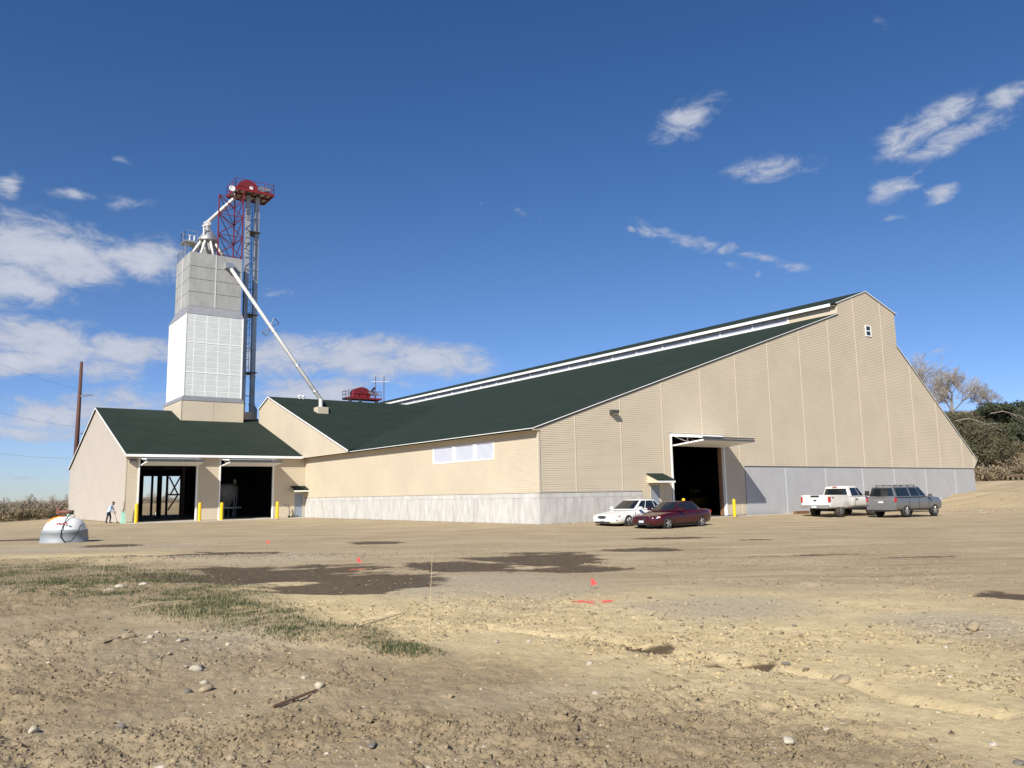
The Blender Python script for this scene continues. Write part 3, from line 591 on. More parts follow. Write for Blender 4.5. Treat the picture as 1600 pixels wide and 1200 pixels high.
br = MB(K); br.bar((-4.1, 57.4, 4.0), (-3.2, 57.4, 2.2), .13); br.bar((-3.0, 57.4, 4.0), (-3.9, 57.4, 2.2), .13); br.bar((-4.2, 57.35, 2.15), (-2.9, 57.35, 2.15), .16); br.bar((-3.2, 57.4, 2.1), (-4.1, 57.4, .6), .13); br.build('cross_brace', TIMB, wing)
for x, y in ((-7.45, 38), (-7.45, 46), (-10.5, 50), (-3.4, 52)): MB(K).box(x - .13, x + .13, y - .13, y + .13, .03, 4.74).build('post', TIMB, wing)

# ------------------------------------------------------------------ bin tower rising through the wing roof
tw = thing('bin_tower', 'square grey and white bin tower rising through the low green roof', 'tower')
def frus(mb, a, z0, b, z1):   # a, b = (x0, x1, y0, y1)
    v = [(a[0], a[2], z0), (a[1], a[2], z0), (a[1], a[3], z0), (a[0], a[3], z0), (b[0], b[2], z1), (b[1], b[2], z1), (b[1], b[3], z1), (b[0], b[3], z1)]
    return mb.add(v, [(3, 2, 1, 0), (4, 5, 6, 7), (0, 1, 5, 4), (1, 2, 6, 5), (2, 3, 7, 6), (3, 0, 4, 7)])
T0 = (-7.20, -1.87, 40.63, 47.1); T1 = (-7.06, -2.11, 40.63, 46.95); T2 = (-6.86, -2.28, 40.95, 45.8)
tb = MB(K).box(*T0, 7.0, 10.1); tb.build('tower_base', BEIGE, tw)
MB(K).box(-4.56, -4.53, 40.61, 40.63, 8.4, 10.1).build('seam_batten', BEIGE2, tw); MB(K).box(-7.22, -7.17, 40.60, 40.65, 8.3, 10.1).build('corner_board', BEIGE2, tw)
frus(MB(K), (-7.24, -1.83, 40.59, 47.14), 10.1, (-7.1, -2.07, 40.60, 47.0), 10.48).build('base_flashing', STEELF, tw)
MB(K).box(T1[0] + .02, T1[1] - .02, T1[2] + .004, T1[3], 10.48, 17.78).build('louver_core', LOUVR, tw)
nx, nz = 5, 14; xs = [T1[0], -6.35, -5.30, -4.28, -3.23, T1[1]]; dz = 7.26 / nz
for i in range(5):
    w = xs[i + 1] - xs[i] - .07; me = MB(K)
    me.box(0, w, -.008, .02, 0, dz - .06); me = me.mesh('louver_panel', LOUV)
    for j in range(nz): link('louver_panel', me, tw, loc=((xs[i] + .035) * K, T1[2] * K, (10.50 + j * dz) * K))
me = MB(K).box(-.006, .03, 0, 1.19, 0, dz - .03).mesh('louver_panel', LOUVR)  # left face panels whiter: sun overexposure put into the colour
for i in range(5):
    for j in range(nz): link('louver_panel', me, tw, loc=(T1[0] * K, (T1[2] + .03 + i * 1.26) * K, (10.50 + j * dz) * K))
fr = MB(K); fr.box(T1[0] - .03, T1[0] + .05, T1[2] - .04, T1[2] + .04, 10.48, 17.78).box(T1[1] - .07, T1[1] + .02, T1[2] - .04, T1[2] + .04, 10.48, 17.78).box(T1[0], T1[1], T1[2] - .025, T1[2], 12.55, 12.63).box(T1[0], T1[1], T1[2] - .025, T1[2], 15.2, 15.28)
for x in xs[1:-1]: fr.box(x - .035, x + .035, T1[2] - .006, T1[2] + .02, 10.5, 17.76)
fr.build('louver_frame', LOUVR, tw)
frus(MB(K), (T1[0] - .03, T1[1] + .03, T1[2] - .03, T1[3] + .03), 17.78, T2, 18.55).build('cone_flashing', STEELF, tw)
zs = [18.55, 19.85, 21.05, 22.2, 23.5]
for z0, z1 in zip(zs, zs[1:]):
    for a, b in ((T2[0], -4.62), (-4.55, T2[1])): MB(K).box(a, b, T2[2], T2[2] + .04, z0 + .02, z1 - .02).build('wall_sheet', STEELW, tw)
    for a, b in ((T2[2] + .05, 43.5), (43.58, T2[3])): MB(K).box(T2[0], T2[0] + .04, a, b, z0 + .02, z1 - .02).build('wall_sheet', STEELW, tw)
MB(K).box(T2[0] + .03, T2[1] - .03, T2[2] + .03, T2[3] - .03, 18.5, 23.44).build('bin_core', mat('shaded joint', (.12, .12, .115), .7), tw)
MB(K).box(-4.63, -4.54, T2[2] - .03, T2[2], 18.55, 23.5).build('downpipe', SPOUT, tw); MB(K).box(T2[0] - .03, T2[0], 43.5, 43.58, 18.8, 23.5).build('downpipe', SPOUT, tw)
def rail(parent, pts, zb, h, k=K, w=.035, name='railing', m=STEEL, loop=False):
    mb = MB(k); P = list(pts) + ([pts[0]] if loop else [])
    for a, b in zip(P, P[1:]):
        L_ = math.dist(a, b); n = max(1, round(L_ / .9))
        for t in (h, h * .52): mb.bar((a[0], a[1], zb + t), (b[0], b[1], zb + t), w)
        for i in range(n + 1): q = (a[0] + (b[0] - a[0]) * i / n, a[1] + (b[1] - a[1]) * i / n); mb.bar((q[0], q[1], zb), (q[0], q[1], zb + h), w)
    return mb.build(name, m, parent)
rail(tw, [(T2[1], 45.7), (-6.8, 45.7), (-6.8, 42.0)], 23.5, .95)
pf = MB(K).box(-6.95, -5.75, 42.9, 44.4, 24.95, 25.08).build('service_platform', STEEL, tw)
rail(pf, [(-5.8, 42.95), (-6.9, 42.95), (-6.9, 44.35), (-5.8, 44.35)], 25.08, .95)
lg = MB(K)
for x in (-6.85, -5.9):
    for y in (43, 44.3): lg.bar((x, y, 23.4), (x, y, 25), .06)
lg.build('platform_legs', STEEL, pf)
for x in (-6.35, -5.95): MB(K).tube([(x, 43.5, 25.1), (x, 43.5, 25.75)], .07).tube([(x - .12, 43.5, 25.75), (x + .12, 43.5, 25.75)], .06).build('vent_pipe', SPOUT, pf)

ds = thing('distributor', 'silver cone distributor with white chutes on top of the bin tower', 'distributor')
CX, CY = -4.79, 43.2
MB(K).lathe([(.02, 26.62), (.22, 26.55), (.98, 25.42), (1.0, 25.30), (.02, 25.28)], (CX, CY, 0), 28).build('cone', STEEL, ds, smooth=True)
MB(K).lathe([(.30, 26.95), (.32, 26.85), (.14, 26.5), (.14, 26.4)], (CX - .1, CY, 0), 16).box(CX - .35, CX + .15, CY - .25, CY + .25, 26.93, 27.15).build('inlet_hopper', SPOUT, ds)
MB(K).tube([(CX - .55, CY - .6, 25.6), (CX - .55, CY - .6, 26.5)], .09).lathe([(.02, 26.7), (.17, 26.62), (.18, 26.5), (.02, 26.42)], (CX - .55, CY - .6, 0), 12).build('vent_pipe', SPOUT, ds)
for i in range(10):
    a = 2 * pi * i / 10 + .35; c, s = cos(a), sin(a); r1 = min(1.9, 2.1 / max(abs(c), abs(s), .01)) * .95
    MB(K).tube([(CX + .75 * c, CY + .75 * s, 25.3), (CX + .85 * c, CY + .85 * s, 25.0), (CX + r1 * c, CY + r1 * s, 23.5)], .115, 10).build('chute', SPOUT, ds, smooth=True)
MB(K).lathe([(.7, 25.25), (.72, 24.4), (.3, 23.5)], (CX, CY, 0), 16).build('hopper_body', STEELW, ds)

lt = thing('lattice_tower', 'red steel lattice frame standing on the bin tower roof', 'lattice tower')
A, B_, C_ = (-4.46, 41.15), (-2.26, 41.15), (-2.26, 43.85)
for q, t in ((A, 29.35), (B_, 30.2), (C_, 30.2)): MB(K).bar((*q, 23.5), (*q, t), .10).build('leg', REDP, lt)
lev = [23.65, 25.6, 27.55, 29.3]
for p_, q_ in ((A, B_), (B_, C_), (A, C_)):
    for z in lev: MB(K).bar((*p_, z), (*q_, z), .06).build('crossbar', REDP, lt)
    for i, (z0, z1) in enumerate(zip(lev, lev[1:])):
        MB(K).bar((*p_, z1), (*q_, z0), .055).build('brace', REDP, lt)
        if p_ != B_: MB(K).bar((*p_, z0), (*q_, z1), .045).build('brace', REDP, lt)

be = thing('bucket_elevator', 'tall grey twin-leg elevator with a red railed platform beside the bin tower', 'elevator')
for x0, x1 in ((-1.62, -1.26), (-.77, -.40)):
    l = MB(K).box(x0, x1, 42.15, 42.6, 8.4, 30.25)
    for i in range(8): z = 10.2 + i * 2.55; l.box(x0 - .05, x1 + .05, 42.10, 42.65, z, z + .07)
    l.build('elevator_leg', mat('dull zinc trunking', (.46, .46, .45), .45, metal=.45, var=.22, vscale=1.1, stretch=(1, 1, .25)), be)
MB(K).box(-1.55, -.22, 41.9, 42.9, 8.3, 9.45).build('boot_box', BEIGE, be)
MB(K).prism([(-.55, 41.95, 9.45), (-.2, 41.95, 9.45), (-.2, 41.95, 9.75), (-.42, 41.95, 10.1)], (0, .8, 0)).build('chute', STEEL, be)
ld = MB(K)
for x in (-1.16, -.86): ld.bar((x, 42.75, 13.2), (x, 42.75, 30.2), .035)
for i in range(60): z = 13.3 + i * .285; ld.bar((-1.16, 42.75, z), (-.86, 42.75, z), .025)
for i in range(22):
    z = 13.8 + i * .75
    for a, b in (((-1.2, 42.75), (-1.15, 43.3)), ((-1.15, 43.3), (-.87, 43.3)), ((-.87, 43.3), (-.82, 42.75))): ld.bar((*a, z), (*b, z), .03)
ld.build('ladder', BLUE, be)
for z in (13.1, 18.6, 26.6): MB(K).box(-1.3, -.35, 41.8, 43.4, z, z + .07).build('landing', DGREY, be)
for z in (11, 15.5, 21.1, 23.6): MB(K).bar((-1.26, 42.4, z), (-.77, 42.4, z), .06).build('tie', DGREY, be)
P0 = (-3.05, .65, 41.15, 44.0); ZP = 30.3
pl = MB(K)
pl.box(P0[0], P0[1], P0[2], P0[2] + .08, ZP - .1, ZP + .16).box(P0[0], P0[1], P0[3] - .08, P0[3], ZP - .1, ZP + .16).box(P0[0], P0[0] + .08, P0[2] + .08, P0[3] - .08, ZP - .1, ZP + .16).box(P0[1] - .08, P0[1], P0[2] + .08, P0[3] - .08, ZP - .1, ZP + .16)
for i in range(1, 6): x = P0[0] + (P0[1] - P0[0]) * i / 6; pl.box(x - .03, x + .03, P0[2] + .08, P0[3] - .08, ZP - .08, ZP + .06)
pl.box(P0[0] + .08, P0[1] - .08, 42.5, 42.58, ZP - .075, ZP + .055)
hp = pl.build('head_platform', REDD, be); MB(K).box(P0[0] + .08, P0[1] - .08, P0[2] + .08, P0[3] - .08, ZP + .065, ZP + .09).build('deck_plate', STEEL, hp)
rail(hp, [(P0[0] + .04, P0[2] + .04), (P0[1] - .04, P0[2] + .04), (P0[1] - .04, P0[3] - .04), (P0[0] + .04, P0[3] - .04)], ZP + .16, .85, m=REDD, loop=True)
def head(parent, cx, y0, y1, zb, r, w, k=K):
    pr = [(cx - r, zb), (cx + r, zb)] + [(cx + r * cos(t), zb + .45 * r + r * .72 * sin(t)) for t in np.linspace(0, pi, 13)]
    mb = MB(k); mb.prism([(x, y0, z) for x, z in pr], (0, y1 - y0, 0)); h = mb.build('head_housing', REDD, parent)
    mb = MB(k); pr2 = [(cx + (r + .03) * cos(t), zb + .45 * r + (r * .72 + .03) * sin(t)) for t in np.linspace(0, pi, 13)]
    for yy in (y0 - .03, (y0 + y1) / 2 - .03, y1 - .03): mb.prism([(x, yy, z) for x, z in pr2] + [(cx - (r + .03), yy, zb), (cx + r + .03, yy, zb)][:0], (0, .06, 0))
    mb.build('flange_ring', REDP, h)
    return h
head(be, -1.62, 41.9, 42.9, ZP + .16, .93, 1)
MB(K).prism([(-.75, 41.55, ZP + .45), (-.45, 41.55, ZP + .22), (.35, 41.55, ZP + .55), (.42, 41.55, ZP + .72), (.3, 41.55, ZP + .80), (-.55, 41.55, ZP + .85)], (0, .35, 0)).build('belt_guard', STEEL, be)
MB(K).box(-.1, .45, 41.9, 42.4, ZP + .16, ZP + .55).build('motor', DGREY, be); MB(K).box(-1.55, -1.3, 41.5, 41.7, ZP + .16, ZP + .6).build('pipe', LOUVR, be)
dsh = MB(K).lathe([(.0, 0), (.26, -.06), (.28, -.0), (0, .05)], (-3.35, 41.1, 30.15), 16, 'y').build('dish_antenna', LOUVR, be); MB(K).bar((-3.35, 41.15, 30.1), (-3.05, 41.2, 29.6), .05).build('mount', LOUVR, dsh)
sp1 = thing('grain_spout', 'white spout pipe sloping from the elevator head to the cone distributor', 'spout'); MB(K).tube([(-2.35, 43.0, 30.3), (-2.7, 43.1, 29.8), (-4.95, 43.2, 27.12)], .17, 12).build('pipe', SPOUT, sp1, smooth=True)
MB(K).box(-5.2, -4.75, 43.0, 43.4, 26.98, 27.2).build('elbow', SPOUT, sp1)
sp2 = thing('grain_spout', 'long silver spout pipe running from the tower side down to the shed roof', 'spout')
S0, S1 = Vector((-3.45, 40.9, 22.62)), Vector((2.36, 32.9, 9.62))
MB(K).tube([S0 + Vector((-.15, .3, .15)), S0, S1], .165, 12).build('pipe', SPOUT, sp2, smooth=True)
MB(K).box(-3.85, -3.1, 40.55, 40.98, 22.35, 22.85).build('inlet_box', STEEL, sp2)
dv = (S1 - S0).normalized()
for t in (.25, .5, .75, .93): c_ = S0.lerp(S1, t); MB(K).tube([c_ - dv * .06, c_ + dv * .06], .2, 12).build('coupling', STEEL, sp2)
c_ = S0.lerp(S1, .46); sdx = Vector((.8, .58, 0)).normalized()
q1 = c_ + Vector((0, 0, .05)) + sdx * 1.15 + Vector((0, 0, .55)); q2 = c_ - sdx * 1.1 - Vector((0, 0, .62))
b1 = MB(K); up = Vector((-.35, .4, .42))
b1.bar(c_ - sdx * 1.3 + Vector((0, 0, -.75)) - up * .0, c_ + sdx * 1.3 + Vector((0, 0, .55)), .06); b1.bar(c_ - sdx * .55 - Vector((0, 0, .95)), c_ + sdx * .5 + Vector((0, 0, .85)), .07)
b1.bar(c_ - sdx * 1.3 + Vector((0, 0, -.75)), c_ - sdx * .55 - Vector((0, 0, .95)), .06); b1.bar(c_ + sdx * 1.3 + Vector((0, 0, .55)), c_ + sdx * .5 + Vector((0, 0, .85)), .06); b1.build('guy_bracket', STEEL, sp2)
MB(K).box(1.82, 2.76, 32.5, 33.4, 8.3, 9.15).build('roof_curb', BEIGE, sp2); MB(K).tube([(2.25, 32.95, 9.12), (2.25, 32.95, 9.85)], .17, 12).build('pipe', SPOUT, sp2)

e2 = thing('bucket_elevator', 'small red elevator head on a platform poking up behind the roof ridge', 'elevator')
MB(K).box(12.2, 16.25, 49.3, 51.0, 12.28, 12.48).build('head_platform', REDD, e2); head(e2, 13.97, 49.6, 50.6, 12.48, .98, 1)
MB(K).prism([(14.7, 49.4, 13.0), (15.0, 49.4, 12.75), (15.8, 49.4, 12.85), (15.85, 49.4, 13.1), (14.9, 49.4, 13.3)], (0, .3, 0)).build('belt_guard', STEEL, e2)
rail(e2, [(12.25, 49.35), (16.2, 49.35), (16.2, 50.95), (12.25, 50.95)], 12.48, .75, m=REDD, loop=True)
for x in (12.6, 13.8, 15.8): MB(K).box(x, x + .25, 49.8, 50.2, 8.8, 12.28).build('elevator_leg', STEEL, e2)
MB(K).tube([(15.3, 50, 13.3), (15.75, 50.2, 13.75)], .14, 10).build('motor', BLACK, e2)
hf = thing('pole_frame', 'pair of thin dark poles with a white crossbar behind the roof ridge', 'pole frame')
for x, z in ((15.8, 15.06), (16.85, 15.15)): MB(K).tube([(x, 50.0, 9.6), (x, 50.0, z)], .045, 8).build('pole', mat('brown pole paint', (.10, .05, .045), .6), hf)
MB(K).bar((15.25, 49.95, 14.4), (17.4, 49.95, 14.55), .07).build('crossbar', LOUVR, hf)
for x in (2.4, 2.75):
    t = thing('roof_vent', 'small white dome vent, %s of the pair on the green ridge' % ('left' if x < 2.5 else 'right'), 'vent', (x * K, 38.2 * K, 10.42 * K), group='white vents on the ridge')
    MB(1).tube([(0, 0, 0), (0, 0, .25)], .09).build('pipe', LOUVR, t); MB(1).lathe([(.02, .45), (.15, .38), (.18, .25), (.02, .2)], (0, 0, 0), 12).build('cap', LOUVR, t, smooth=True)
# ------------------------------------------------------------------ vehicles
def evaluated(o):
    dg = bpy.context.evaluated_depsgraph_get(); me = bpy.data.meshes.new_from_object(o.evaluated_get(dg), depsgraph=dg); me.name = o.name
    o.modifiers.clear(); o.data = me; return o
def loft(name, stations, mats, parent, sub=1, axles=(), r=.37, trackcut=.5, sect=None):
    """stations: (x, zb, zt, hw); rounded body section swept along x, wheel arches cut out"""
    mb = MB(); rings = []
    for x, zb, zt, w in stations:
        h = zt - zb
        half = [(0, zb), (w * .80, zb), (w * .955, zb + .10 * h), (w * .995, zb + .34 * h), (w, zb + .55 * h), (w * .975, zb + .80 * h), (w * .90, zb + .96 * h), (w * .70, zt), (0, zt + .025)] if sect is None else sect(w, zb, zt)
        ring = [(x, y, z) for y, z in half] + [(x, -y, z) for y, z in half[-2:0:-1]]; rings.append(ring)
    n = len(rings[0]); vs = [p for rg in rings for p in rg]; fs = []
    for i in range(len(rings) - 1):
        for j in range(n): fs.append((i * n + j, i * n + (j + 1) % n, (i + 1) * n + (j + 1) % n, (i + 1) * n + j))
    fs.append(tuple(range(n))[::-1]); fs.append(tuple((len(rings) - 1) * n + j for j in range(n)))
    mb.add(vs, fs); o = mb.build(name, mats, parent)
    if sub: m = o.modifiers.new('s', 'SUBSURF'); m.levels = m.render_levels = sub
    cut = []
    for ax_ in axles:
        for s in (-1, 1):
            c = MB(); c.lathe([(.001, trackcut * s), (r, trackcut * s), (r, 1.4 * s), (.001, 1.4 * s)], (ax_, 0, r * .88), 28, 'y'); c = c.build('cutter', BLACK); cut.append(c)
            m = o.modifiers.new('b', 'BOOLEAN'); m.operation = 'DIFFERENCE'; m.object = c; m.solver = 'EXACT'
    if sub or cut: evaluated(o)
    for c in cut: bpy.data.objects.remove(c)
    me = o.data
    if len(me.materials) > 1:
        for p in me.polygons:
            c = p.center
            for ax_ in axles:
                if math.hypot(c.x - ax_, c.z - r * .88) < r + .006 and abs(p.normal.y) < .35 and math.hypot(c.x - ax_, c.z - r * .88) > r - .05: p.material_index = 1
                elif abs(abs(c.y) - trackcut) < .01 and math.hypot(c.x - ax_, c.z - r * .88) < r: p.material_index = 1
    return auto_smooth(o, 35)
def house(name, B, T, zb, zt, m, parent, crown=.04):
    """glass house shell between a belt outline B and a roof outline T (half outlines, front to rear)"""
    bt = [(x, y, zb) for x, y in B]; tp = [(x, y, zt) for x, y in T]
    full = lambda L: L + [(x, -y, z) for x, y, z in L[-2:0:-1]]
    b, t = full(bt), full(tp); n = len(b); cx = sum(p[0] for p in t) / n
    t2 = [(cx + (x - cx) * .82, y * .80, zt + crown * .8) for x, y, z in t]; t3 = [(cx + (x - cx) * .4, y * .4, zt + crown) for x, y, z in t]
    vs = b + t + t2 + t3 + [(cx, 0, zt + crown)]; fs = []
    for k in range(3):
        for j in range(n): fs.append((k * n + j, k * n + (j + 1) % n, (k + 1) * n + (j + 1) % n, (k + 1) * n + j))
    for j in range(n): fs.append((3 * n + j, 3 * n + (j + 1) % n, 4 * n))
    o = MB().add(vs, fs).build(name, m, parent); auto_smooth(o, 38)
    return bt, tp
def pane(name, bt, tp, a, b, v0, v1, parent, sides=(1, -1), m=GLASS, off=.012, one=False):
    ss = sorted({a, b, *[k for k in range(len(bt)) if a < k < b]}); cen = Vector((sum(p[0] for p in bt) / len(bt), 0, bt[0][2]))
    def pt(s, v):
        i = min(int(s), len(bt) - 2); t = s - i; q = Vector(bt[i]).lerp(Vector(bt[i + 1]), t); w = Vector(tp[i]).lerp(Vector(tp[i + 1]), t); return q.lerp(w, v)
    def nrm(s):
        e = .02; s0 = max(0, s - e); s1 = min(len(bt) - 1, s + e); d = pt(s1, .5) - pt(s0, .5); u = pt(s, 1) - pt(s, 0); k = d.cross(u).normalized()
        if k.dot(pt(s, .5) - cen) < 0: k = -k
        return k
    out = []; mb = MB()
    for sd in sides:
        if not one: mb = MB()
        lo = [pt(s, v0) + nrm(s) * off for s in ss]; hi = [pt(s, v1) + nrm(s) * off for s in ss]
        for i in range(len(ss) - 1):
            q = [lo[i], lo[i + 1], hi[i + 1], hi[i]]; mb.add([(p.x, p.y * sd, p.z) for p in q], [(0, 1, 2, 3)])
        if not one: out.append(mb.build(name, m, parent))
    if one: out.append(mb.build(name, m, parent))
    return out
def wheels(root, axles, half, r, w, spokes=5, rimr=.62, dirty=False):
    T = MB(); pr = [(r * rimr, -w / 2), (r * .93, -w / 2), (r, -w * .36), (r, w * .36), (r * .93, w / 2), (r * rimr, w / 2), (r * rimr, -w / 2)]; T.lathe(pr, (0, 0, 0), 28, 'y')
    tm = T.mesh('tyre', mat('dusty tyre rubber', (.06, .052, .042), .9, var=.3, vscale=6) if dirty else BLACK, True)
    rims = {}
    for sd in (1, -1):
        R_ = MB(); ri = r * rimr; yo = sd * w * .40
        R_.lathe([(ri, sd * w * .5), (ri * .93, sd * w * .47), (ri * .88, sd * w * .2), (ri * .2, sd * w * .12), (.001, sd * w * .12)], (0, 0, 0), 28, 'y', 1)
        for k in range(spokes):
            a = 2 * pi * k / spokes; c, s = cos(a), sin(a); R_.bar((ri * .15 * c, yo, ri * .15 * s), (ri * .93 * c, yo, ri * .93 * s), ri * .30, .03, up=(0, 1, 0))
        R_.lathe([(.001, yo + sd * .03), (ri * .24, yo + sd * .025), (ri * .26, yo - sd * .02)], (0, 0, 0), 14, 'y')
        rims[sd] = R_.mesh('rim', [CHROME, mat('rim shadow grey', (.10, .10, .10), .5, metal=.5)])
    for a in axles:
        for sd in (1, -1):
            wo = thingless('wheel', root, (a, sd * half, r)); link('tyre', tm, wo); link('rim', rims[sd], wo)
def thingless(name, parent, loc):
    o = bpy.data.objects.new(name, None); COL.objects.link(o); o.parent = parent; o.location = loc; o.empty_display_size = .1; return o
def strip(name, m, root, *boxes):
    mb = MB()
    for b in boxes: mb.box(*b)
    return mb.build(name, m, root)
PLATE = mat('white licence plate', (.55, .58, .62), .5); RLAMP = mat('red lamp lens', (.42, .012, .012), .2, coat=.5); HLAMP = mat('clear headlamp', (.62, .63, .62), .15, metal=.2, coat=.5); AMB = mat('amber lamp', (.75, .24, .03), .25)
def sedan(label, loc, rz, paint, dims, grille=True):
    L, ln, hw, zr, wb, r = dims
    t = thing('parked_car', label, 'car', loc, rz)
    nose, tail = L / 2 - .08, -L / 2 - .08; fa, ra = wb / 2, -wb / 2
    st = [(nose, .36, .60, hw * .50), (nose - .05, .26, .66, hw * .74), (nose - .22, .20, .70, hw * .90), (fa + .45, .19, .76, hw * .97), (fa - .05, .19, .83, hw * .99), (fa - .62, .19, .91, hw), (0, .18, .94, hw), (-.9, .18, .96, hw), (ra - .1, .19, .99, hw * .99), (ra - .55, .21, .99, hw * .95), (tail + .16, .25, .97, hw * .86), (tail + .04, .34, .92, hw * .72), (tail, .42, .82, hw * .6)]
    loft('body', st, [paint, BLACK], t, 1, (fa, ra), r + .045, hw - .32)
    s = hw / .93
    B = [(fa - .30, 0), (fa - .36, .5 * s), (fa - .62, .80 * s), (.05, .845 * s), (-.92, .835 * s), (ra - .22, .77 * s), (ra - .50, .48 * s), (ra - .55, 0)]
    T = [(fa - 1.18, 0), (fa - 1.22, .42 * s), (fa - 1.38, .59 * s), (-.32, .625 * s), (-.86, .615 * s), (ra + .32, .57 * s), (ra + .15, .37 * s), (ra + .12, 0)]
    bt, tp = house('roof', B, T, .90, zr - .04, paint, t)
    pane('windshield', bt, tp, 0, 1.80, .10, .95, t, one=True); pane('rear_window', bt, tp, 5.25, 7, .12, .93, t, one=True)
    pane('side_window', bt, tp, 2.16, 2.95, .14, .92, t); pane('side_window', bt, tp, 3.04, 3.95, .14, .92, t); pane('quarter_window', bt, tp, 4.03, 4.75, .16, .88, t)
    wheels(t, (fa, ra), hw - .115, r, .21, 5, .66)
    ny = .36
    for sd in (1, -1):
        h = MB(); h.prism([(nose - .08, sd * hw * .50, .56), (nose - .24, sd * hw * .85, .56), (nose - .40, sd * hw * .925, .60), (nose - .42, sd * hw * .915, .67), (nose - .25, sd * hw * .80, .69), (nose - .08, sd * hw * .48, .655)], (.035, sd * .014, .0)); hl = h.build('headlight', HLAMP, t)
        MB().prism([(nose - .40, sd * hw * .915, .58), (nose - .455, sd * hw * .93, .60), (nose - .455, sd * hw * .93, .655), (nose - .42, sd * hw * .915, .66)], (.0, sd * .022, 0)).build('turn_lamp', AMB, hl)
        mbm = MB(); mbm.prism([(fa - .78, sd * (hw - .03), .93), (fa - .92, sd * (hw - .03), .93), (fa - .93, sd * (hw - .03), 1.06), (fa - .82, sd * (hw - .03), 1.06)], (0, sd * .2, 0)); mbm.build('wing_mirror', paint, t)
        strip('tail_light', RLAMP, t, (tail + .02, tail + .10, sd * hw * .66 - .1, sd * hw * .66 + .1, .74, .88))
        strip('rocker_trim', mat('black lower trim', (.02, .02, .02), .6), t, (-fa + .45, fa - .45, sd * (hw - .03) - .02, sd * (hw - .03) + .02, .17, .22))
        for x in (-.2, -1.12): strip('door_handle', paint, t, (x - .10, x + .10, sd * (hw - .015) - .02, sd * (hw - .015) + .02, .80, .835))
        for x in (.92, -.12, -1.05): strip('door_seam', mat('dark door gap', (.03, .02, .02), .7), t, (x - .006, x + .006, sd * (hw + .001) - .008, sd * (hw + .001) + .003, .30, .86))
    if grille:
        g = MB().lathe([(.001, .03), (.30, .02), (.34, 0), (.34, -.05)], (0, 0, 0), 24, 'x')
        for i in range(len(g.v)): x, y, z = g.v[i]; g.v[i] = (x + nose - .02, y, z * .27 + .55)
        g.build('grille', mat('dark chrome grille', (.07, .07, .075), .3, metal=.4), t)
    else:
        for sd in (1, -1): MB().prism([(nose - .01, sd * .05, .52), (nose - .06, sd * .42, .53), (nose - .06, sd * .40, .60), (nose, sd * .06, .59)], (.03, 0, 0)).build('grille', BLACK, t)
    strip('number_plate', PLATE, t, (nose - .0, nose + .035, -.15, .15, .36, .47))
    strip('bumper_inlet', BLACK, t, (nose - .09, nose + .004, -.5, .5, .25, .33))
    for sd in (1, -1) if grille else (): strip('bumper_lamp', RLAMP, t, (nose - .30, nose - .20, sd * hw * .80 - .09, sd * hw * .80 + .09, .40, .43))
    return t
PW = mat('white car paint', (.80, .80, .77), .22, coat=.6, var=.03, vscale=2); PR = mat('dark red car paint', (.050, .0035, .0075), .2, coat=.35)
PS = mat('silver truck paint', (.205, .212, .222), .28, metal=.45, coat=.5); PT = mat('white truck paint', (.80, .79, .75), .25, coat=.5, col2=(.74, .70, .62), vscale=1.6)
ZC = -.215
sedan('white sedan parked nearest the concrete wall, oval dark grille in front', (3.90, -3.25, ZC + .03), math.atan2(-.09, -.995), PW, (5.2, 0, .94, 1.45, 2.85, .33))
sedan('dark red sedan parked in front of the white sedan, chrome spoke wheels', (4.20, -5.75, ZC - .03), math.atan2(-.09, -.995), PR, (4.98, 0, .92, 1.40, 2.80, .325), False)

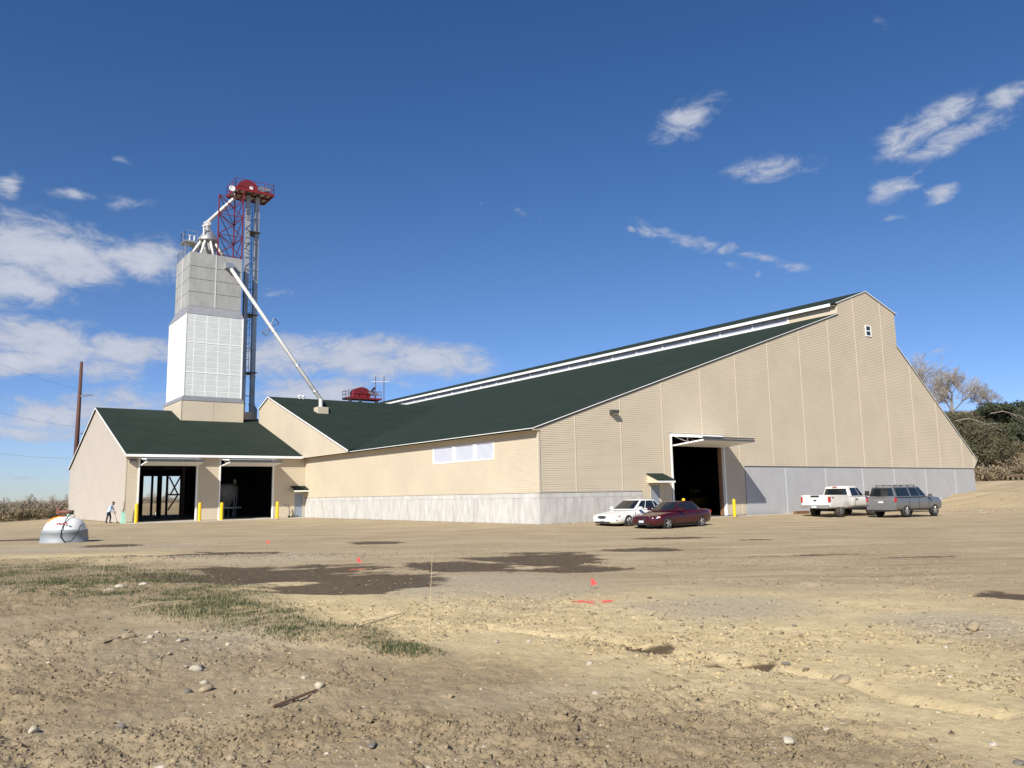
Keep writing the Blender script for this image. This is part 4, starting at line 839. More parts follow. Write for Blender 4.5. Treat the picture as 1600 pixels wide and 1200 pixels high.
def suv(loc, rz):
    t = thing('parked_suv', 'long silver station wagon truck with roof rails parked beside the white pickup', 'suv', loc, rz); hw = 1.0
    st = [(2.62, .52, 1.08, .84), (2.60, .42, 1.18, .95), (2.46, .38, 1.24, .99), (1.2, .37, 1.30, 1.0), (0, .37, 1.30, 1.0), (-2.0, .37, 1.30, 1.0), (-2.70, .40, 1.30, .99), (-2.82, .44, 1.28, .975), (-2.86, .48, 1.24, .96)]
    loft('body', st, [PS, BLACK], t, 1, (1.65, -1.65), .455, .66)
    B = [(1.20, 0), (1.14, .6), (.88, .92), (.10, .955), (-1.05, .955), (-2.30, .95), (-2.72, .88), (-2.79, .5), (-2.81, 0)]
    T = [(.52, 0), (.48, .52), (.26, .72), (-.15, .735), (-1.05, .74), (-2.30, .735), (-2.62, .68), (-2.70, .42), (-2.72, 0)]
    bt, tp = house('roof', B, T, 1.26, 1.90, PS, t, .05)
    pane('windshield', bt, tp, 0, 1.85, .08, .95, t, one=True); pane('rear_window', bt, tp, 6.12, 8, .12, .90, t, one=True)
    pane('side_window', bt, tp, 2.12, 2.95, .10, .90, t); pane('side_window', bt, tp, 3.06, 3.95, .10, .90, t); pane('side_window', bt, tp, 4.10, 5.55, .10, .90, t)
    wheels(t, (1.65, -1.65), .86, .40, .26, 6, .66)
    for sd in (1, -1):
        r = MB(); r.bar((.0, sd * .60, 2.01), (-2.25, sd * .60, 2.01), .05, .03)
        for x in (0, -.75, -1.5, -2.25): r.bar((x, sd * .60, 1.9), (x, sd * .60, 2.0), .05)
        r.build('roof_rail', BLACK, t)
        tl = strip('tail_light', RLAMP, t, (-2.87, -2.70, sd * .945 - .035, sd * .945 + .035, .95, 1.24)); MB().prism([(1.02, sd * .97, 1.24), (.90, sd * .97, 1.24), (.90, sd * .97, 1.42), (.98, sd * .97, 1.42)], (0, sd * .24, 0)).build('wing_mirror', DGREY, t)
        for x in (-.05, -1.15): strip('door_handle', CHROME, t, (x - .11, x + .11, sd * 1.0 - .02, sd * 1.0 + .025, .98, 1.02))
        strip('running_board', BLACK, t, (-1.1, 1.1, sd * .98 - .09, sd * .98 + .05, .30, .36)); strip('headlight', HLAMP, t, (2.45, 2.63, sd * .82 - .12, sd * .82 + .12, .92, 1.12))
        for x in (.95, -.22, -1.30): strip('door_seam', mat('dark door gap', (.03, .02, .02), .7), t, (x - .007, x + .007, sd * 1.001 - .01, sd * 1.001 + .004, .45, 1.16))
    strip('rear_bumper', PS, t, (-2.94, -2.76, -.95, .95, .48, .70)); strip('bumper_trim', BLACK, t, (-2.91, -2.76, -.9, .9, .39, .475))
    strip('number_plate', PLATE, t, (-2.885, -2.85, -.17, .17, .90, 1.02)); strip('chrome_bar', CHROME, t, (-2.88, -2.845, -.45, .45, 1.06, 1.11)); strip('wiper', BLACK, t, (-2.84, -2.82, -.3, .3, 1.28, 1.30))
    strip('grille', BLACK, t, (2.52, 2.64, -.55, .55, .74, 1.06))
    c = MB(); c.bar((-.35, -.60, 2.0), (-.35, .60, 2.0), .05, .03); c.bar((-1.55, -.60, 2.0), (-1.55, .60, 2.0), .05, .03); c.build('cross_rail', BLACK, t)
suv((24.35, -7.55, ZC), rad(-2))
def pickup(loc, rz):
    t = thing('pickup_truck', 'white four door pickup with empty bed and dusty flanks by the grey wall', 'pickup', loc, rz)
    sec = lambda w, zb, zt: [(0, zb), (w * .86, zb), (w * .985, zb + .12), (w, zb + .4 * (zt - zb)), (w * .985, zb + .75 * (zt - zb)), (w * .94, zt - .04), (w * .8, zt), (0, zt + .03)]
    loft('body', [(2.92, .66, 1.10, .82), (2.86, .55, 1.2, .95), (2.5, .52, 1.27, 1.0), (1.3, .52, 1.31, 1.01), (0, .52, 1.31, 1.01), (-.92, .52, 1.31, 1.01), (-.97, .55, 1.28, .99)], [PT, BLACK], t, 1, (1.95,), .50, .66, sec)
    B = [(1.42, 0), (1.36, .6), (1.08, .93), (.45, .96), (-.30, .96), (-.86, .95), (-.94, .6), (-.95, 0)]; T = [(.72, 0), (.68, .52), (.50, .72), (.2, .75), (-.30, .755), (-.74, .74), (-.84, .5), (-.86, 0)]
    bt, tp = house('cab_roof', B, T, 1.28, 1.93, PT, t, .06)
    pane('windshield', bt, tp, 0, 1.85, .08, .94, t, one=True); pane('rear_window', bt, tp, 5.25, 7, .10, .82, t, one=True); pane('side_window', bt, tp, 2.1, 3.0, .08, .90, t); pane('side_window', bt, tp, 3.08, 4.45, .08, .88, t)
    bed = MB()
    for sd in (1, -1):
        y0, y1 = sorted((sd * .90, sd * 1.01)); bed.box(-3.30, -1.02, y0, y1, .98, 1.40)
    bed.box(-1.08, -1.02, -.90, .90, .74, 1.40).box(-3.30, -1.08, -.90, .90, .70, .80); bed.build('bed', PT, t)
    low = loft('bed_side', [(-3.33, .62, 1.0, .985), (-3.3, .58, 1.0, 1.01), (-2.0, .56, 1.0, 1.012), (-1.03, .56, 1.0, 1.012), (-1.0, .58, 1.0, 1.0)], [PT, BLACK], t, 0, (-2.02,), .50, .66, lambda w, zb, zt: [(0, zb), (w * .88, zb), (w * .98, zb + .08), (w, zb + .2), (w, zt), (0, zt)])
    tg = strip('tailgate', PT, t, (-3.37, -3.30, -.87, .87, .80, 1.42)); strip('handle', BLACK, tg, (-3.385, -3.365, -.30, .30, 1.28, 1.40))
    e = MB().lathe([(.001, 0), (.115, 0), (.115, .012), (.001, .012)], (0, 0, 0), 20, 'x')
    for i in range(len(e.v)): x, y, z = e.v[i]; e.v[i] = (x - 3.385, y, z * .5 + 1.08)
    e.build('oval_badge', mat('blue badge', (.03, .05, .11), .3), tg)
    for sd in (1, -1):
        strip('tail_light', RLAMP, t, (-3.36, -3.20, sd * .955 - .055, sd * .955 + .055, .95, 1.32))
        strip('tow_mirror', BLACK, t, (1.02, 1.14, sd * 1.13 - .13, sd * 1.13 + .13, 1.30, 1.62)); strip('mirror_arm', BLACK, t, (1.05, 1.1, sd * .98 - .06, sd * .98 + .06, 1.36, 1.41))
        strip('door_handle', BLACK, t, (-.16, .06, sd * 1.015 - .02, sd * 1.015 + .02, 1.10, 1.15)); strip('headlight', HLAMP, t, (2.7, 2.9, sd * .84 - .12, sd * .84 + .12, .92, 1.14))
        for x in (1.12, -.28, -.90): strip('door_seam', mat('dark door gap', (.03, .02, .02), .7), t, (x - .008, x + .008, sd * 1.012 - .012, sd * 1.012 + .004, .62, 1.27))
        strip('side_step', BLACK, t, (-.8, 1.1, sd * .97 - .08, sd * .97 + .05, .46, .52))
    strip('rear_bumper', STEEL, t, (-3.52, -3.36, -.98, .98, .58, .80)); strip('number_plate', PLATE, t, (-3.54, -3.515, -.16, .16, .62, .74)); strip('front_bumper', CHROME, t, (2.85, 3.02, -.98, .98, .55, .78))
    strip('high_brake_lamp', RLAMP, t, (-.93, -.86, -.16, .16, 1.90, 1.945)); strip('frame_rails', BLACK, t, (-3.3, 2.8, -.45, -.33, .42, .58), (-3.3, 2.8, .33, .45, .42, .58), (-2.1, -1.9, -.75, .75, .36, .48), (1.85, 2.05, -.75, .75, .36, .48))
    wheels(t, (1.95, -2.02), .84, .425, .30, 7, .56, True)
    c = bpy.data.curves.new('badge', 'FONT'); c.body = '4x4'; c.size = .20; c.extrude = .003; f_ = bpy.data.objects.new('badge_curve', c); COL.objects.link(f_); bm_ = bpy.data.meshes.new_from_object(f_.evaluated_get(bpy.context.evaluated_depsgraph_get())); bpy.data.objects.remove(f_); o = link('bed_badge', bm_, t); o.location = (-3.10, -1.018, 1.20); o.rotation_euler = (pi / 2, 0, 0); bm_.materials.append(DGREY)
pickup((22.3, -4.35, ZC + .05), rad(2.2))

# loader seen through the big doorway
ldr = thing('wheel_loader', 'yellow wheel loader standing in the dark beyond the tall open doorway', 'loader', (23.3, 9.2, .0), rad(200))
LY = mat('yellow loader paint', (.55, .30, .01), .5); MB().box(-1.2, .2, -.5, .5, .5, 1.1).box(-1.3, -.6, -.48, .48, 1.1, 1.25).build('body', LY, ldr)
MB().box(-.55, .2, -.42, .42, 1.1, 1.75).build('cab', GLASS, ldr); MB().box(-.6, .25, -.46, .46, 1.75, 1.83).build('cab_roof', LY, ldr)
MB().prism([(1.2, -.7, .1), (1.6, -.7, .1), (1.2, -.7, .6), (1.1, -.7, .3)], (0, 1.4, 0)).build('bucket', DGREY, ldr)
for sd in (1, -1): MB().bar((.2, sd * .35, .9), (1.2, sd * .35, .35), .12).build('lift_arm', LY, ldr)
for x in (-.85, .45):
    for sd in (1, -1): MB().lathe([(.001, -.1), (.3, -.1), (.34, -.05), (.34, .05), (.3, .1), (.001, .1)], (x, sd * .55, .34), 18, 'y').build('wheel', BLACK, ldr)

# hopper trailer inside the second wing door
hp = thing('hopper_tank', 'pale cone bottomed hopper tank standing inside the second open door', 'tank', (-3.92 * K, 38 * K, .03))
HT = mat('pale dusty poly tank', (.42, .41, .38), .6, var=.1); MB(K).lathe([(.02, 2.86), (.5, 2.82), (.92, 2.6), (.97, 2.3), (.92, 1.9), (.3, .95), (.18, .8), (.02, .8)], (0, 0, 0), 28).build('tank_shell', HT, hp, smooth=True)
MB(K).box(.55, .75, -.1, .1, 2.7, 3.2).build('fill_lid', HT, hp)
for i in range(6): a = pi * i / 3; MB(K).bar((.9 * cos(a), .9 * sin(a), 2.0), (.75 * cos(a), .75 * sin(a), 0), .07).build('leg', STEEL, hp)
MB(K).box(-.9, 1.0, -.9, -.8, .75, .88).build('frame', STEEL, hp)
rd = thing('seed_chute', 'red slanted chute on a white base seen through the back opening of the wing', 'chute', (-4.05 * K, 62 * K, -.2)); MB(K).prism([(-.22, 0, .55), (.02, 0, .55), (.26, 0, 1.25), (-.02, 0, 1.25)], (0, .3, 0)).build('chute', mat('bright red paint', (.5, .03, .03), .45), rd); MB(K).box(-.2, .2, 0, .3, 0, .5).build('base', LOUVR, rd)

# ------------------------------------------------------------------ bollards
bol = None
BOLS = [(-14.31, 31.69, 1.50, 'yellow bollard at the far left jamb of the first wing door'), (-9.67, 31.64, 1.46, 'yellow bollard at the right jamb of the first wing door'), (-7.85, 32.05, 1.44, 'yellow bollard at the left jamb of the second wing door'), (-3.65, 30.87, 1.42, 'yellow bollard beside the small grey door of the wing'), (14.07, -1.93, 1.12, 'yellow bollard at the right of the tall doorway, all of it visible'), (9.62, -1.75, 1.24, 'yellow bollard mostly hidden behind the dark red sedan')]
for x, y, h, l in BOLS:
    g0 = .03 if x < 0 else .0
    b = thing('bollard', l, 'bollard', (x, y, g0), group='yellow bollards guarding the doorways')
    r = .125 if x < 0 else .10
    MB().lathe([(r, 0), (r, h - .12), (r * .92, h - .06), (r * .65, h - .015), (.001, h)], (0, 0, 0), 18).build('sleeve', YEL, b, smooth=True); MB().lathe([(r + .05, 0), (r + .05, .015), (r, .02)], (0, 0, 0), 18).build('base_collar', SLAB, b)

# ------------------------------------------------------------------ fuel tank in the yard
tx, ty = -22.0, 7.85; tk = thing('fuel_tank', 'white domed tank with galvanized skirt, rusty pump and black hose', 'tank', (tx, ty, gz(tx, ty) - .02), math.atan2(-_F.y, -_F.x))
GALV = mat('galvanized skirt', (.27, .29, .31), .6, metal=.15, var=.12, vscale=1.5, stretch=(1, 1, .2))
MB().lathe([(1.03, 0), (1.04, .03), (1.01, .05), (.965, .46), (.985, .48), (.96, .50), (.975, .53), (.955, .57), (.90, .60)], (0, 0, 0), 48).build('skirt', GALV, tk, smooth=True)
MB().lathe([(.90, .57), (.88, .66), (.82, .82), (.70, .98), (.54, 1.09), (.34, 1.16), (.14, 1.19), (.001, 1.195)], (0, 0, 0), 48).build('dome', mat('white tank paint', (.80, .79, .75), .45, var=.04, vscale=2), tk, smooth=True)
PUMPM = mat('rust red pump', (.14, .05, .035), .6, var=.2, vscale=8)
pu = MB().tube([(0, .05, 1.18), (0, .05, 1.32)], .05, 10).tube([(-.0, -.18, 1.40), (0, .30, 1.40)], .095, 14).box(-.09, .09, .24, .42, 1.30, 1.60).tube([(0, -.18, 1.40), (0, -.26, 1.42)], .065, 10).build('pump', PUMPM, tk); MB().box(-.06, .06, -.34, -.26, 1.28, 1.48).build('nozzle_boot', BLACK, pu)
MB().tube([(.05, -.30, 1.36), (.35, -.34, 1.25), (.62, -.36, 1.05), (.86, -.34, .7), (.99, -.36, .30), (.98, -.55, .06), (.82, -.78, .10), (.62, -.93, .45), (.45, -.95, .75), (.15, -.86, .80)], .022, 8).build('hose', BLACK, tk, smooth=True)
MB().tube([(.12, .05, 1.195), (.22, .22, 1.17), (.42, .40, 1.085), (.55, .52, .97)], [.05, .05, .055, .03], 8).build('orange_strap', mat('orange strap', (.75, .26, .02), .5), tk, smooth=True)
lb = MB()
for i, w in enumerate((.05, .07, .04, .06, .05, .06)): y = -.05 - i * .085; lb.box(.815 - abs(y) * .10, .85 - abs(y) * .10, y - w, y, .86, .93)
lb.build('red_lettering', mat('faded red lettering', (.42, .07, .06), .6), tk)
for _o in list(bpy.data.objects):
    if _o.parent is tk and _o.name.split('.')[0] in ('pump', 'hose', 'orange_strap', 'red_lettering'): _o.scale = (1, -1, 1)
# mint green pedestals
MINT = mat('mint green plastic', (.35, .66, .52), .5)
p_ = thing('utility_pedestal', 'mint green pedestal post at the wing corner beside the stooping person', 'pedestal', (-14.98, 33.0, 0)); MB().prism([(-.16, -.14, 0), (.16, -.14, 0), (.12, -.1, .85), (-.12, -.1, .85)], (0, .26, 0)).build('post', MINT, p_); MB().box(-.13, .13, -.12, .14, .85, .9).build('cap', MINT, p_)
p_ = thing('utility_pedestal', 'mint green pipe standing behind the white tank', 'pedestal', (-15.3, 59.6, -.2)); MB().tube([(0, 0, 0), (0, 0, 1.05)], .15, 14).build('post', MINT, p_); MB().lathe([(.17, 1.0), (.17, 1.07), (.001, 1.1)], (0, 0, 0), 14).build('cap', MINT, p_)
s_ = MB().tube([(0, 0, 0), (.04, 0, .7), (.10, .02, 1.25), (.08, 0, 1.75)], [.05, .045, .035, .02], 7); o = s_.build('wooden_stake', mat('brown weathered stick', (.12, .07, .045), .8), loc=(-14.95, 33.55, 0)); tag(o, 'thin brown stake leaning on the wing corner behind the mint pedestal', 'stake')
o = MB().box(-.75, .75, -.13, .13, 0, .22).build('timber_beam', mat('red brown timber', (.20, .10, .055), .8, var=.2), loc=(21.6, -1.6, -.05)); tag(o, 'short brown timber beam lying at the foot of the grey wall', 'beam')
ht = thing('hand_truck', 'small dark stand leaning on the wing wall beside the grey door', 'hand truck', (-1.6, 33.55, .03)); m_ = MB(); m_.bar((0, 0, .05), (.05, .25, 1.1), .05); m_.bar((.0, 0, .9), (-.5, .0, 1.15), .04); m_.bar((.35, 0, .05), (.35, .2, .7), .05); m_.bar((0, .1, .5), (.35, .1, .5), .04); m_.build('frame', BLACK, ht); MB().box(-.1, .15, -.2, .1, 0, .06).build('foot', BLACK, ht)
for i in range(2): MB().lathe([(.001, -.03), (.1, -.03), (.1, .03), (.001, .03)], (.02 + .3 * i, .12, .1), 12, 'y').build('wheel', BLACK, ht)

# ------------------------------------------------------------------ person stooping by the wing corner
def person(loc, rz):
    t = thing('person', 'person in pale blue shirt, dark jeans and cap stooping with a shovel by the wing', 'person', loc, rz); t.scale = (.9, .9, .9)
    V = [(0, 0, .98), (.05, 0, 1.14), (.14, 0, 1.34), (.20, 0, 1.50), (.26, 0, 1.60), (.33, 0, 1.69), (.36, 0, 1.78),
         (-.01, .11, .93), (.10, .13, .52), (.04, .14, .10), (.20, .15, .05), (-.01, -.11, .93), (-.06, -.12, .50), (-.17, -.13, .10), (-.02, -.14, .05),
         (.17, .20, 1.47), (.28, .26, 1.20), (.46, .12, 1.02), (.17, -.20, 1.47), (.26, -.25, 1.18), (.42, -.06, .94)]
    E = [(0, 1), (1, 2), (2, 3), (3, 4), (4, 5), (5, 6), (0, 7), (7, 8), (8, 9), (9, 10), (0, 11), (11, 12), (12, 13), (13, 14), (3, 15), (15, 16), (16, 17), (3, 18), (18, 19), (19, 20)]
    Rr = [.15, .145, .165, .13, .062, .095, .085, .105, .075, .055, .05, .105, .075, .055, .05, .075, .055, .04, .075, .055, .04]
    me = bpy.data.meshes.new('body'); me.from_pydata(V, E, []); o = link('body', me, t)
    md = o.modifiers.new('k', 'SKIN')
    sv = me.skin_vertices[0].data
    for i, r in enumerate(Rr): sv[i].radius = (r, r * (1.25 if i in (0, 1, 2) else 1))
    sv[0].use_root = True
    s = o.modifiers.new('s', 'SUBSURF'); s.levels = s.render_levels = 2; evaluated(o); me = o.data
    me.materials.clear()
    for m in (mat('pale blue shirt', (.45, .56, .75), .85, var=.08, vscale=6), mat('dark denim', (.018, .022, .035), .9), mat('skin', (.33, .19, .13), .6), mat('work boot leather', (.03, .022, .018), .8)): me.materials.append(m)
    for p in me.polygons:
        c = p.center
        p.material_index = 3 if c.z < .13 else 2 if (c.z > 1.58 and c.x > .2) else 1 if (c.z < .985 and c.x < .30) else 0
    me.polygons.foreach_set('use_smooth', [True] * len(me.polygons))
    h = MB().lathe([(.001, .10), (.07, .09), (.10, .04), (.105, -.02), (.09, -.04)], (.355, 0, 1.79), 16); h.prism([(.42, -.07, 1.775), (.42, .07, 1.775), (.55, .05, 1.735), (.55, -.05, 1.735)], (0, 0, .012)); h.build('cap', BLACK, t, smooth=True)
    MB().lathe([(.001, -.02), (.015, 0), (.001, .035)], (.455, 0, 1.70), 8).build('nose', MATS['skin'], t)
    for sd in (1, -1):
        MB().lathe([(.001, -.012), (.012, 0), (.001, .012)], (.44, sd * .035, 1.725), 8).build('eye', BLACK, t)
        MB().lathe([(.001, -.035), (.018, 0), (.001, .035)], (.345, sd * .095, 1.71), 8).build('ear', MATS['skin'], t)
    MB().lathe([(.001, -.05), (.07, -.01), (.075, .03), (.05, .06)], (.385, 0, 1.625), 12).build('beard', mat('dark hair', (.03, .02, .015), .9), t, smooth=True)
    for wx, wy, wz in ((.46, .12, 1.02), (.42, -.06, .94)):
        hd = MB().tube([(wx, wy, wz), (wx + .05, wy - .01, wz - .05), (wx + .085, wy - .015, wz - .075)], [.035, .042, .036], 10)
        for k, ln_ in enumerate((.062, .075, .07, .055)):
            yy = wy - .045 + k * .022; hd.tube([(wx + .08, yy, wz - .07), (wx + .08 + ln_ * .6, yy, wz - .095), (wx + .075 + ln_ * .5, yy, wz - .14)], [.011, .01, .008], 6)
        hd.tube([(wx + .04, wy + .04, wz - .04), (wx + .075, wy + .055, wz - .075), (wx + .10, wy + .045, wz - .10)], [.014, .012, .009], 6); hd.build('hand', MATS['skin'], t, smooth=True)
    sh = thing('shovel', 'shovel with a dark handle held by the stooping person', 'shovel', loc, rz); sh.scale = (.9, .9, .9)
    MB().tube([(.40, .0, 1.25), (.72, .05, .16)], .018, 8).build('handle', mat('brown weathered stick', (.12, .07, .045), .8), sh); MB().prism([(.70, -.06, .2), (.70, .16, .2), (.80, .13, 0.0), (.80, -.03, 0.0)], (.015, 0, .0)).build('blade', DGREY, sh)
person((-15.75, 34.45, .0), math.atan2(-.60, .80))

# ------------------------------------------------------------------ survey flags, paint, stalks, sticks
PINK = mat('fluorescent pink', (.95, .10, .09), .6)
for x, y, h, l in ((-16.85, -4.91, .34, 'pink survey flag farthest from the camera, out on the grey pad'), (-18.16, -15.57, .30, 'pink survey flag between the two dark wet patches'), (-17.31, -23.74, .22, 'nearest pink survey flag, just above the pink paint mark')):
    f = thing('survey_flag', l, 'flag', (x, y, gz(x, y) - .02), rad(-36), group='pink survey flags'); MB().tube([(0, 0, 0), (.005, 0, h)], .004, 5).build('wire', DGREY, f); MB().prism([(0, 0, h - .13), (.0, .0, h), (.05, .02, h - .02), (.13 * .8, .04, h - .11), (.05, .02, h - .12)], (.004, -.006, 0)).build('pennant', PINK, f)
def paint(x, y, ln_, wd, n, label):
    mb = MB(); rr = random.Random(int(x * 10))
    for i in range(n):
        a = rr.uniform(-ln_, ln_); b = rr.uniform(-wd, wd) * (1 - abs(a) / ln_ * .7); px = x + a * RX - b * RY; py = y + a * RY + b * RX; l = rr.uniform(.03, .08); w = rr.uniform(.005, .012); an = rr.uniform(-.3, .3) + math.atan2(RY, RX); z = gz(px, py) + .008
        c, s = cos(an), sin(an); q = [(px + c * u * l - s * v * w, py + s * u * l + c * v * w) for u, v in ((-1, -1), (1, -1), (1, 1), (-1, 1))]; mb.prism([(qx, qy, z) for qx, qy in q], (0, 0, .003))
    tag(mb.build('paint_mark', mat('pink marking paint', (.75, .07, .07), .8)), label, 'paint mark')
paint(-18.55, -25.2, .34, .17, 26, 'sprayed pink paint mark on the dirt below the nearest flag'); paint(-18.42, -16.1, .16, .06, 9, 'small faint pink paint mark below the middle flag')
for x, y, h, lx, l in ((-24.14, -15.49, .72, .12, 'pale dry stalk standing in the grass strip, tallest on the left'), (-23.01, -12.38, .95, -.02, 'thin dry stalk behind the grass strip, right of the tall one'), (-22.12, -26.13, 1.02, .06, 'single thin tall stalk at the right end of the grass'), (-22.6, -14.6, .4, .03, 'short dry stalk at the right edge of the wet patch'), (-25.3, -14.0, .35, .05, 'short dry stalk at the far left of the grass strip')):
    s = MB().tube([(0, 0, -.02), (lx * .4, lx * .1, h * .5), (lx, lx * .3, h)], [.0045, .0035, .0022], 6)
    for k in range(4): z = h * (.45 + .13 * k); s.tube([(lx * z / h, lx * .25 * z / h, z), (lx * z / h + .03 * (-1) ** k, .02, z + .06)], .002, 4)
    tag(s.build('dry_stalk', mat('dry straw', (.50, .41, .25), .85), loc=(x, y, gz(x, y))), l, 'dry stalk')
for a, b, r, l, m in (((-22.65, -25.12), (-21.43, -24.36), .011, 'pale straw lying on the sand right of the grass', 'dry straw'), ((-24.85, -28.25), (-24.40, -28.08), .014, 'dark stick lying on the bare foreground dirt', 'brown weathered stick'), ((-25.45, -24.0), (-24.95, -23.1), .010, 'grey twig lying left of the stone heap', 'brown weathered stick'), ((-24.55, -20.8), (-23.7, -20.7), .008, 'thin straw lying in the middle of the green grass', 'dry straw')):
    mid = ((a[0] + b[0]) / 2 + .03, (a[1] + b[1]) / 2 + .02); s = MB().tube([(*a, gz(*a) + .015), (*mid, gz(*mid) + .03), (*b, gz(*b) + .02)], [r, r * .9, r * .6], 6); tag(s.build('dry_stick', MATS[m]), l, 'stick')

# ------------------------------------------------------------------ stones, clods, gravel
def rockmesh(seed, flat=.6, sub=2, m=None, jag=.35):
    bm = bmesh.new(); bmesh.ops.create_icosphere(bm, subdivisions=sub, radius=1); r = np.random.default_rng(seed); ax = r.normal(size=(9, 3)); ax /= np.linalg.norm(ax, axis=1)[:, None]; th = r.uniform(.42, .85, 9)
    for v in bm.verts:
        p = np.array(v.co)
        for a, t in zip(ax, th):
            d = p @ a
            if d > t: p = p - a * (d - t) * .9
        p = p * (1 + jag * .25 * math.sin(5 * p[0] + seed) * math.sin(4 * p[1] + 2 * seed)); v.co = (p[0], p[1] * .8, p[2] * flat)
    me = bpy.data.meshes.new('stone'); bm.to_mesh(me); bm.free(); me.materials.append(m); me.polygons.foreach_set('use_smooth', [True] * len(me.polygons)); return me
ST1 = mat('tan field stone', (.30, .235, .15), .9, var=.2, vscale=12, bump=.3); ST2 = mat('pale grey stone', (.40, .355, .275), .9, var=.18, vscale=14, bump=.3); ST3 = mat('dark grey stone', (.15, .135, .115), .85, var=.2, vscale=14); ST4 = mat('white quartz stone', (.43, .385, .305), .85, var=.2, vscale=14)
def stone(x, y, r, m, label, group=None, flat=.6, sink=.3, seed=None, rz=None, me=None):
    o = link('stone', me or rockmesh(seed or int(abs(x * 100)), flat, 2, m)); o.location = (x, y, gz(x, y) + r * flat * (1 - 2 * sink) * .6); o.scale = (r, r, r); o.rotation_euler = (random.uniform(-.15, .15), random.uniform(-.15, .15), random.uniform(0, 6.28) if rz is None else rz); return tag(o, label, 'stone', group)
stone(-17.03, -30.31, .115, ST1, 'rounded tan boulder alone on the right of the yard', flat=.75, sink=.12, rz=-.6); stone(-20.44, -30.69, .12, ST1, 'long tan stone at the edge of the eroded hollow', flat=.42, sink=.2, rz=-.8)
stone(-22.45, -31.56, .055, ST4, 'white stone in the near foreground right of centre', flat=.6, sink=.1); stone(-24.93, -26.21, .075, ST2, 'pale angular stone in the middle of the left stone heap', flat=.8, sink=.1); stone(-25.1, -27.17, .085, ST1, 'long flat tan stone below the left stone heap', flat=.4, sink=.15, rz=.6)
stone(-25.08, -23.57, .11, ST1, 'largest flat stone at the upper left of the stone heap', flat=.5, sink=.2, rz=.5); stone(-26.54, -27.71, .05, ST2, 'round pale stone near the lower left corner', flat=.8, sink=.1); stone(-25.98, -28.06, .042, ST3, 'dark brown stone in the lower left foreground', flat=.75, sink=.15); stone(-25.97, -29.27, .06, ST4, 'white flat stone at the bottom edge of the view', flat=.4, sink=.15)
stone(-24.7, -29.78, .055, ST3, 'smooth dark grey stone sunk flush in the foreground', flat=.35, sink=.2); stone(-21.68, -32.68, .045, ST3, 'small dark grey stone in the lower right corner', flat=.6, sink=.1); stone(-24.3, -27.9, .07, ST2, 'striped grey stone lying beside the dark stick', flat=.7, sink=.15)
for x, y, l in ((-24.30, -17.40, 'longest white flat stone in the grass strip'), (-24.05, -17.05, 'white stone with a grassy rim in the grass strip'), (-23.55, -16.8, 'rightmost white stone in the grass strip')): stone(x, y, .13, ST4, l, flat=.35, sink=.15)
protos = [rockmesh(100 + i, f, 2, m) for i, (f, m) in enumerate(((.6, ST1), (.5, ST2), (.7, ST1), (.55, ST2), (.6, ST4), (.7, ST3)))]
R3 = random.Random(5)
for i in range(70):
    if i < 34: x, y = R3.gauss(-24.75, .42), R3.gauss(-25.4, 1.5); g_, l = 'stones of the left heap', 'fist sized stone in the loose heap left of the green grass'
    else:
        d = R3.uniform(5.5, 14); a = R3.uniform(-.55, .55); x = CAM.x + d * (cos(a) * .587 + sin(a) * .81); y = CAM.y + d * (cos(a) * .81 - sin(a) * .587); g_, l = 'stray stones on the foreground dirt', 'small stray stone half sunk in the bare foreground dirt'
    stone(x, y, R3.uniform(.022, .055), None, l, g_, .55, .2, me=R3.choice(protos))
def scatter(name, n, fn, size, mats, kindmat, flat=(.4, .9), rough=.3, sides=5):
    """many tiny faceted lumps joined as one mesh"""
    xy = fn(n); n = len(xy); z = height(xy[:, 0], xy[:, 1]); r = size(n, xy)
    base = np.array([(1, 0, 0), (-1, 0, 0), (0, 1, 0), (0, -1, 0), (0, 0, .72), (.72, .72, .55), (-.72, .72, .55), (-.72, -.72, .55), (.72, -.72, .55)], float)
    tris = np.array([(0, 2, 5), (2, 1, 6), (1, 3, 7), (3, 0, 8), (0, 5, 4), (5, 2, 4), (2, 6, 4), (6, 1, 4), (1, 7, 4), (7, 3, 4), (3, 8, 4), (8, 0, 4)])
    v = base[None] * (1 + rough * rng.normal(size=(n, 9, 1))) ; v[:, :, 2] *= rng.uniform(*flat, (n, 1)); v[:, :, 1] *= rng.uniform(.55, 1, (n, 1)); v = v * r[:, None, None]
    a = rng.uniform(0, 2 * pi, n); c, s = np.cos(a)[:, None], np.sin(a)[:, None]; X = v[:, :, 0] * c - v[:, :, 1] * s; Y = v[:, :, 0] * s + v[:, :, 1] * c
    P = np.stack([X + xy[:, :1], Y + xy[:, 1:2], v[:, :, 2] + z[:, None] - .15 * r[:, None]], -1).reshape(-1, 3)
    T = (tris[None] + (np.arange(n) * 9)[:, None, None]).reshape(-1, 3)
    me = rawmesh(name, P, T)
    for m in mats: me.materials.append(m)
    if len(mats) > 1: me.polygons.foreach_set('material_index', np.repeat(rng.integers(0, len(mats), n), 12))
    soil_attr(me, P[:, 0], P[:, 1]) if DIRT in mats else None
    o = link(name, me, kind='stuff'); o['label'] = kindmat[0]; o['category'] = kindmat[1]; return o
def rawmesh(name, P, T):
    me = bpy.data.meshes.new(name); me.vertices.add(len(P)); me.vertices.foreach_set('co', np.ascontiguousarray(P, np.float32).ravel()); k = T.shape[1]
    me.loops.add(T.size); me.loops.foreach_set('vertex_index', np.ascontiguousarray(T, np.int32).ravel()); me.polygons.add(len(T)); me.polygons.foreach_set('loop_start', np.arange(len(T), dtype=np.int32) * k); me.update(); return me
